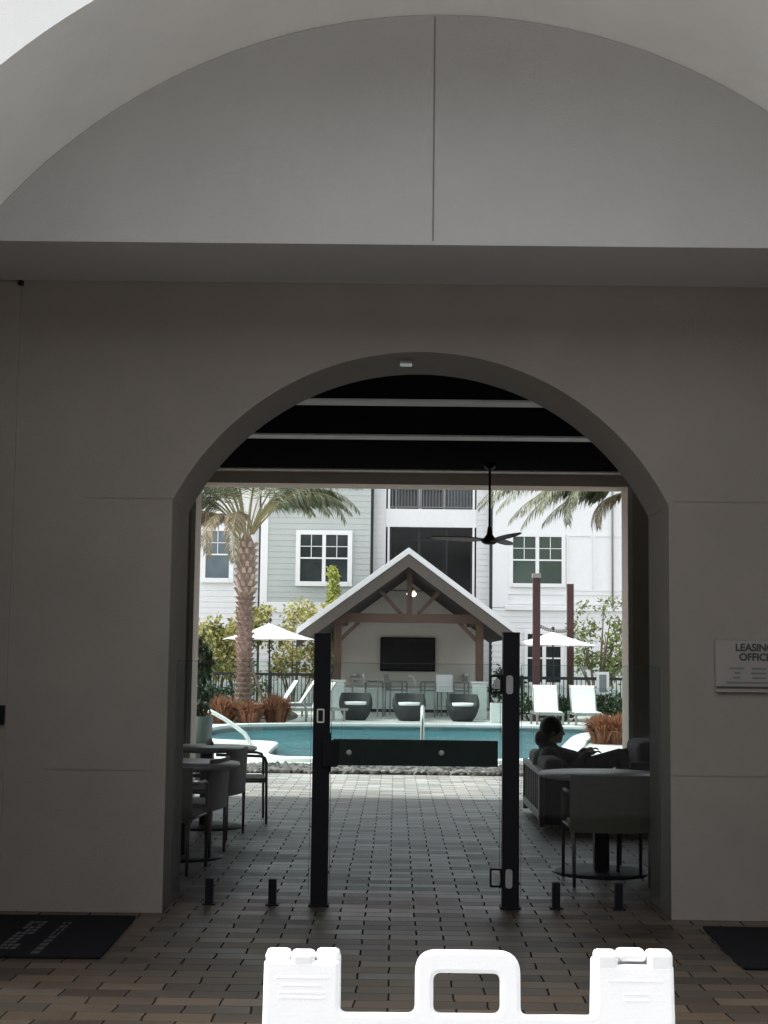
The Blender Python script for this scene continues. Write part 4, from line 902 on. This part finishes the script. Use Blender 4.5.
# ------------------------------------------------------------------ palms
def frond_mesh(origin, az, el0, length, droop, nleaf, lw, ll, V, Fc, RV, RF, seg=14):
    o = Vector(origin); h = Vector((math.cos(az), math.sin(az), 0)); pts = [o.copy()]; e = el0; st_ = length/seg
    for k in range(seg):
        d = h*math.cos(e)+Vector((0, 0, math.sin(e))); pts.append(pts[-1]+d*st_); e -= droop/seg*(1+.8*k/seg)
    sd = Vector((-h.y, h.x, 0))
    for k in range(seg):                                       # rachis ribbon (cross shaped)
        w = .028*(1-k/seg*.8)
        for ax_ in (sd, (sd.cross((pts[k+1]-pts[k]).normalized()))):
            j = len(RV); RV += [pts[k]-ax_*w, pts[k]+ax_*w, pts[k+1]+ax_*w*.9, pts[k+1]-ax_*w*.9]; RF.append((j, j+1, j+2, j+3))
    for i in range(nleaf):
        t = .26+.74*i/nleaf; x = t*seg; k = min(seg-1, int(x)); p = pts[k].lerp(pts[k+1], x-k); tan = (pts[k+1]-pts[k]).normalized(); up_ = sd.cross(tan)
        L_ = ll*math.sin(math.pi*min(1, .15+t*.8))**.7*(.8+.4*random.random())
        for s in (-1, 1):
            d = (tan*.65+sd*s*.75+up_*(.25*random.random()-.05)-Vector((0, 0, .15+.3*random.random()))).normalized(); m_ = p+d*L_*.55; tip = p+(d*.9-Vector((0, 0, .25+.2*random.random()))).normalized()*L_
            n_ = d.cross(up_).normalized()*lw*.5; j = len(V); V += [p-n_*.5, p+n_*.5, m_+n_, tip, m_-n_]; Fc.append((j, j+1, j+2, j+3, j+4))
def palm(x, y, zc_, r, label, fr, braces=True, deadspec=()):
    t = empty('palm_tree', (x, y, 0), label=label, cat='palm tree')
    b = MB(); n = 18; pr = [(r*1.12, 0), (r*.98, .3)] + [(r*(.92+.05*math.sin(k*1.7)), .3+k*(zc_-1.4)/8) for k in range(1, 8)] + [(r*1.0, zc_-1.0), (r*1.16, zc_-.75), (r*1.18, zc_-.25), (r*1.0, zc_+.1), (r*.3, zc_+.4)]
    b.lathe(pr, n); k = 0; z = .12
    while z < zc_-1.05:                                         # ring scars as short overlapping plates
        for j in range(11):
            a_ = 2*math.pi*(j+.5*(k % 2))/11+rng.normal()*.05; rad = r*.95; c, s = math.cos(a_), math.sin(a_)
            p0 = Vector((c*rad, s*rad, z)); tn = Vector((-s, c, 0)); o_ = Vector((c, s, 0)); w = r*.27
            b.prism([p0-tn*w, p0+tn*w, p0+tn*w*.6+o_*.06*(1+.5*rng.random())+Vector((0, 0, .085)), p0-tn*w*.6+o_*.06+Vector((0, 0, .085))], o_*-.03)
        z += .125; k += 1
    b.build('trunk', MT['trunk'], t)
    b = MB(); z = zc_-1.05; k = 0
    while z < zc_+.15:
        for j in range(9):
            a_ = 2*math.pi*(j+.5*(k % 2))/9+rng.normal()*.04; rad = r*1.1; c, s = math.cos(a_), math.sin(a_); p0 = Vector((c*rad, s*rad, z)); tn = Vector((-s, c, 0)); o_ = Vector((c, s, .55)).normalized(); w = r*.25
            q_ = p0+o_*.11; b.prism([p0-tn*w-Vector((0, 0, .06)), p0+tn*w-Vector((0, 0, .06)), q_+tn*w*.6, q_-tn*w*.6], Vector((-c, -s, .5)).normalized()*.06)
        z += .16; k += 1
    b.build('leaf_bases', MT['boot'], t)
    V = []; Fc = []; RV = []; RF = []
    for (az, el_, L_, dr_) in fr: frond_mesh((.15*math.cos(az), .15*math.sin(az), zc_+.1+.25*max(0, el_)), az, el_, L_, dr_, 60, .032, .6, V, Fc, RV, RF)
    quads('crown', V, Fc, MT['frond'], t)
    V = []; Fc = []
    for (az, el_, L_, dr_) in deadspec: frond_mesh((.2*math.cos(az), .2*math.sin(az), zc_), az, el_, L_, dr_, 50, .028, .5, V, Fc, RV, RF)
    quads('frond_stalks', RV, RF, MT['stalk'], t)
    if V: quads('dry_fronds', V, Fc, MT['deadfrond'], t)
    if braces:
        for a_ in (R(-32), R(95)): MB().tube([(r*.9*math.cos(a_), r*.9*math.sin(a_), 1.5), (.85*math.cos(a_), .85*math.sin(a_), .02)], .03, 8).build('brace', MT['bark'], t)
    return t
YP = 37.0; q = P(246.5, 548, YP)
fr = [(random.uniform(0, 2*math.pi), R(random.uniform(52, 86)), random.uniform(3.3, 4.2), R(random.uniform(50, 80))) for k in range(24)]
fr += [(R(2), R(64), 3.3, R(92)), (R(-14), R(60), 3.1, R(88)), (R(20), R(68), 3.2, R(105)), (R(178), R(62), 3.2, R(95)), (R(200), R(56), 3.0, R(90))]
ds = [(R(a_), R(random.uniform(74, 84)), random.uniform(2.7, 3.4), R(random.uniform(150, 185))) for a_ in (165, 190, 215, 240, 265, 180, 205)]
pt = palm(q.x, YP, q.z, .195, 'date palm with a patterned trunk and drying fronds left of the cabana', fr, True, ds)
q2 = P(646, 470, YP)
fr = [(random.uniform(0, 2*math.pi), R(random.uniform(30, 80)), random.uniform(2.7, 3.5), R(random.uniform(60, 105))) for k in range(26)]
fr += [(R(a_), R(e_), l_, R(d_)) for a_, e_, l_, d_ in ((176, 22, 4.3, 52), (184, 26, 4.4, 58), (170, 30, 4.2, 66), (190, 24, 4.1, 62), (198, 20, 3.6, 60), (165, 18, 3.4, 62), (181, 16, 3.6, 54), (205, 30, 3.5, 80), (186, 8, 2.8, 50))]
ds = [(R(a_), R(14), 1.7, R(90)) for a_ in (172, 200)]
palm(q2.x, YP, P(646, 492, YP).z-.1, .23, 'palm beyond the right column with fronds hanging into view', fr, False, ds)

# ------------------------------------------------------------------ grass clumps, shrubs, trees
def grass(x, y, h, rad, n, label):
    V = []; Fc = []
    for i in range(n):
        a_ = rng.uniform(0, 2*math.pi); r0 = rad*.45*math.sqrt(rng.random()); lean = rng.normal()*.45+.5; hh = h*(.55+.5*rng.random())
        p = np.array([r0*math.cos(a_), r0*math.sin(a_), 0]); d = np.array([math.cos(a_), math.sin(a_), 0]); tn = np.array([-d[1], d[0], 0])*.012
        m_ = p+d*lean*rad*.35+np.array([0, 0, hh*.6]); tp_ = p+d*lean*rad*.95+np.array([0, 0, hh*(.95-.2*abs(lean))])
        j = len(V); V += [p-tn, p+tn, m_+tn*1.3, m_-tn*1.3, tp_]; Fc += [(j, j+1, j+2, j+3), (j+3, j+2, j+4)]
    o = quads('ornamental_grass', V, Fc, MT['redgrass']); o.location = (x, y, .0); tag(o, label, 'grass clump', 'rust red fountain grass clumps')
def bed(pts, nm='mulch_bed'):
    me = sheet([smooth_closed([tuple(G(*p)[:2]) for p in pts], 2)]); me.transform(Matrix.Translation((0, 0, .014))); tag(link(nm, me, MT['mulch']), kind='structure')
bed([(196, 722.5), (225, 723.2), (270, 722.8), (294, 721), (300, 715), (285, 709), (230, 708), (196, 711)]); bed([(579, 741.8), (592, 743.8), (612, 744.4), (650, 744), (660, 738), (630, 736.4), (600, 736.6), (584, 738.4)])
for u, D, h, r, n, lab in ((222, 36.2, .78, .55, 650, 'rust red grass clump left of the palm base'), (250, 35.9, .68, .5, 600, 'rust red grass clump right in front of the palm base'), (276, 36.3, .85, .5, 650, 'rust red grass clump right of the palm base'), (206, 36.4, .6, .4, 350, 'small rust red grass clump at the left column'),
                         (602, 29.3, .66, .42, 800, 'rust red grass clump on the white deck right of the seated person'), (619, 29.2, .68, .4, 650, 'rust red grass clump at the right column')):
    grass(P(u, 715, D).x, D, h, r, n, lab)
def shrub(x, y, clumps, n, size, mt, label, cat='shrub', trunkr=.03, name='shrub', flat=1, group=None, asp=.5):
    t = empty(name, (x, y, 0), label=label, cat=cat, group=group)
    V, Fc = leaves([c[:3] for c in clumps], [c[3] for c in clumps], n, size, asp, flat); quads('crown', V, Fc, MT[mt], t)
    b = MB()
    for c in clumps[:8]: b.tube([(c[0]*.1, c[1]*.1, 0), (c[0]*.45, c[1]*.45, c[2]*.55), (c[0], c[1], c[2])], [trunkr, trunkr*.7, trunkr*.25], 6)
    b.build('trunk', MT['bark'], t); return t
def rc(n, w, d, z0, z1, r0, r1): return [(rng.uniform(-w, w), rng.uniform(-d, d), rng.uniform(z0, z1), rng.uniform(r0, r1)) for k in range(n)]
shrub(P(214, 680, 45.5).x, 45.5, rc(12, .7, .5, 1.0, 2.8, .22, .45), 1500, .16, 'leafm', 'loose green shrub at the left column behind the palm')
shrub(P(292, 680, 46.0).x, 46.0, rc(26, 1.5, .6, .7, 3.1, .28, .5), 2900, .15, 'leafm', 'wide yellow green shrub behind the left umbrella')
shrub(P(236, 680, 46.4).x, 46.4, rc(12, .7, .5, 1.2, 2.9, .25, .42), 1500, .16, 'leaf', 'green shrub between the palm trunk and the wall')
cl = [(0, 0, .9+k*.29, .42*(1-k/22)) for k in range(13)]
shrub(P(330.5, 680, 47.9).x, 47.9, [(c[0]+rng.normal()*.04, c[1], c[2], c[3]) for c in cl], 3600, .13, 'leafy', 'slim bright green columnar tree beside the cabana roof', 'tree', .05, 'columnar_tree')
# airy tree on the right: spreading limbs with open foliage
tx = P(599, 680, 43.8).x
cl = [(rng.uniform(-.85, .95), rng.uniform(-.5, .5), 0, rng.uniform(.14, .3)) for k in range(44)]; cl = [(c[0]*(.5+.5*(1-abs((z-2.3)/1.6))), c[1], z, c[3]) for c, z in zip(cl, rng.uniform(1.3, 3.3, 44))]
cl += [(rng.uniform(-.35, .35), rng.uniform(-.3, .3), rng.uniform(1.0, 1.9), .33) for k in range(8)]
shrub(tx, 43.8, cl, 1900, .13, 'leaf', 'airy green tree against the white wall on the right', 'tree', .05, 'small_tree')
shrub(P(508, 680, 43.5).x, 43.5, rc(7, .3, .3, .5, 1.4, .15, .3), 600, .13, 'leafd', 'dark green shrub beside the right cabana post')
for u, lab in ((531, 'low dark hedge shrub behind the left white lounger'), (565, 'low dark hedge shrub between the two white loungers'), (612, 'low dark hedge shrub right of the white loungers'), (642, 'low dark hedge shrub hidden by the right column')):
    shrub(P(u, 700, 40.0).x, 40.0, rc(9, .5, .25, .2, .62, .18, .3), 1100, .11, 'leafd', lab)
shrub(P(214, 700, 41.8).x, 41.8, rc(8, .6, .4, .2, .7, .15, .28), 800, .13, 'leafd', 'dark green bush left of the palm trunk below the iron fence')
# potted plant at left column
YO = 19.6; q = P(199, 728, YO); zp = P(200, 716, YO).z
t = empty('potted_plant', (q.x, YO, 0), label='dark leafy plant in a green grey pot outside the left column', cat='potted plant')
MB().lathe([(0, 0), (.12, 0), (.16, .3), (.18, zp), (.15, zp), (.14, zp-.06), (0, zp-.06)], 24, cap=False).build('pot', MT['pot'], t)
V, Fc = leaves([(.03*math.sin(k*2.1), .05*math.cos(k*1.7), zp+.1+.16*k) for k in range(6)], [.15]*6, 420, .12, .45); quads('foliage', V, Fc, MT['leafd'], t)
MB().tube([(0, 0, zp-.06), (0, 0, zp+.8)], .012, 6).build('stem', MT['bark'], t)
# small white framed pool rules sign at the right fence
q0, q1 = P(596.5, 695, YI2-.1), P(609, 672, YI2-.1); t = empty('pool_sign', ((q0.x+q1.x)/2, YI2-.1, 0), label='small white framed sign on the fence behind the right lounger', cat='sign')
me = wallsheet([fillet([(q0.x, q0.z), (q1.x, q0.z), (q1.x, q1.z), (q0.x, q1.z)], .03), fillet([(q0.x+.07, q0.z+.07), (q1.x-.07, q0.z+.07), (q1.x-.07, q1.z-.07), (q0.x+.07, q1.z-.07)], .02)], YI2-.13, YI2-.10); link('frame', me, MT['trim'], t, True)
MB().box((q0.x+.06, YI2-.12, q0.z+.06), (q1.x-.06, YI2-.105, q1.z-.06)).build('board', MT['recess'], t, True); MB().box(((q0.x+q1.x)/2-.02, YI2-.098, .0), ((q0.x+q1.x)/2+.02, YI2-.06, q0.z+.2)).build('stake', MT['iron'], t, True)

# ------------------------------------------------------------------ unseen building added behind the camera to block low sky light
ob = empty('sky_blocker', (0, -14, 0), label='unseen dark brown building added behind the viewer to block low sky light', cat='building')
MB().box((-30, -24, 0), (30, -14, 9.5)).build('wall', MT['brick'], ob, True); MB().box((-30.4, -24.4, 9.502), (30.4, -13.6, 9.9)).build('roof', MT['fascia'], ob, True)
for k in range(12):
    for z in (1.0, 4.6):
        x = -27+k*4.9; wn = MB().box((x, -14, z), (x+1.6, -13.93, z+1.9)).build('window', MT['trim'], ob, True); MB().box((x+.08, -13.93, z+.08), (x+1.52, -13.92, z+1.82)).build('pane', MT['wglass'], wn, True)

# ------------------------------------------------------------------ light
w = bpy.data.worlds.new('World'); scene.world = w; w.use_nodes = True; nt = w.node_tree
bg = nt.nodes['Background']; sky = nt.nodes.new('ShaderNodeTexSky'); sky.sky_type = 'NISHITA'; sky.sun_disc = False
SE, SA = R(58), R(-84)      # elevation; azimuth measured from +Y towards +X
sky.sun_elevation = SE; sky.sun_rotation = SA; sky.dust_density = 3; sky.air_density = 1.2; sky.ozone_density = 1
hs = nt.nodes.new('ShaderNodeHueSaturation'); hs.inputs['Saturation'].default_value = .22
nt.links.new(sky.outputs[0], hs.inputs['Color']); nt.links.new(hs.outputs[0], bg.inputs['Color']); bg.inputs['Strength'].default_value = .15
sl_ = bpy.data.lights.new('sun', 'SUN'); sl_.energy = 1.2; sl_.angle = R(14); sl_.color = (1, .97, .92); so_ = bpy.data.objects.new('sun', sl_); COL.objects.link(so_)
sd = Vector((math.sin(SA)*math.cos(SE), math.cos(SA)*math.cos(SE), math.sin(SE))); so_.rotation_euler = (-sd).to_track_quat('-Z', 'Y').to_euler(); so_.location = (0, 0, 30)
vs = scene.view_settings; scene.display_settings.display_device = 'sRGB'; vs.view_transform = 'Standard'; vs.look = 'None'; vs.exposure = 1.38; vs.gamma = 1; vs.use_curve_mapping = False
scene.cycles.transparent_max_bounces = 24; scene.cycles.max_bounces = 10; scene.cycles.diffuse_bounces = 5
scene.render.resolution_x = W; scene.render.resolution_y = H
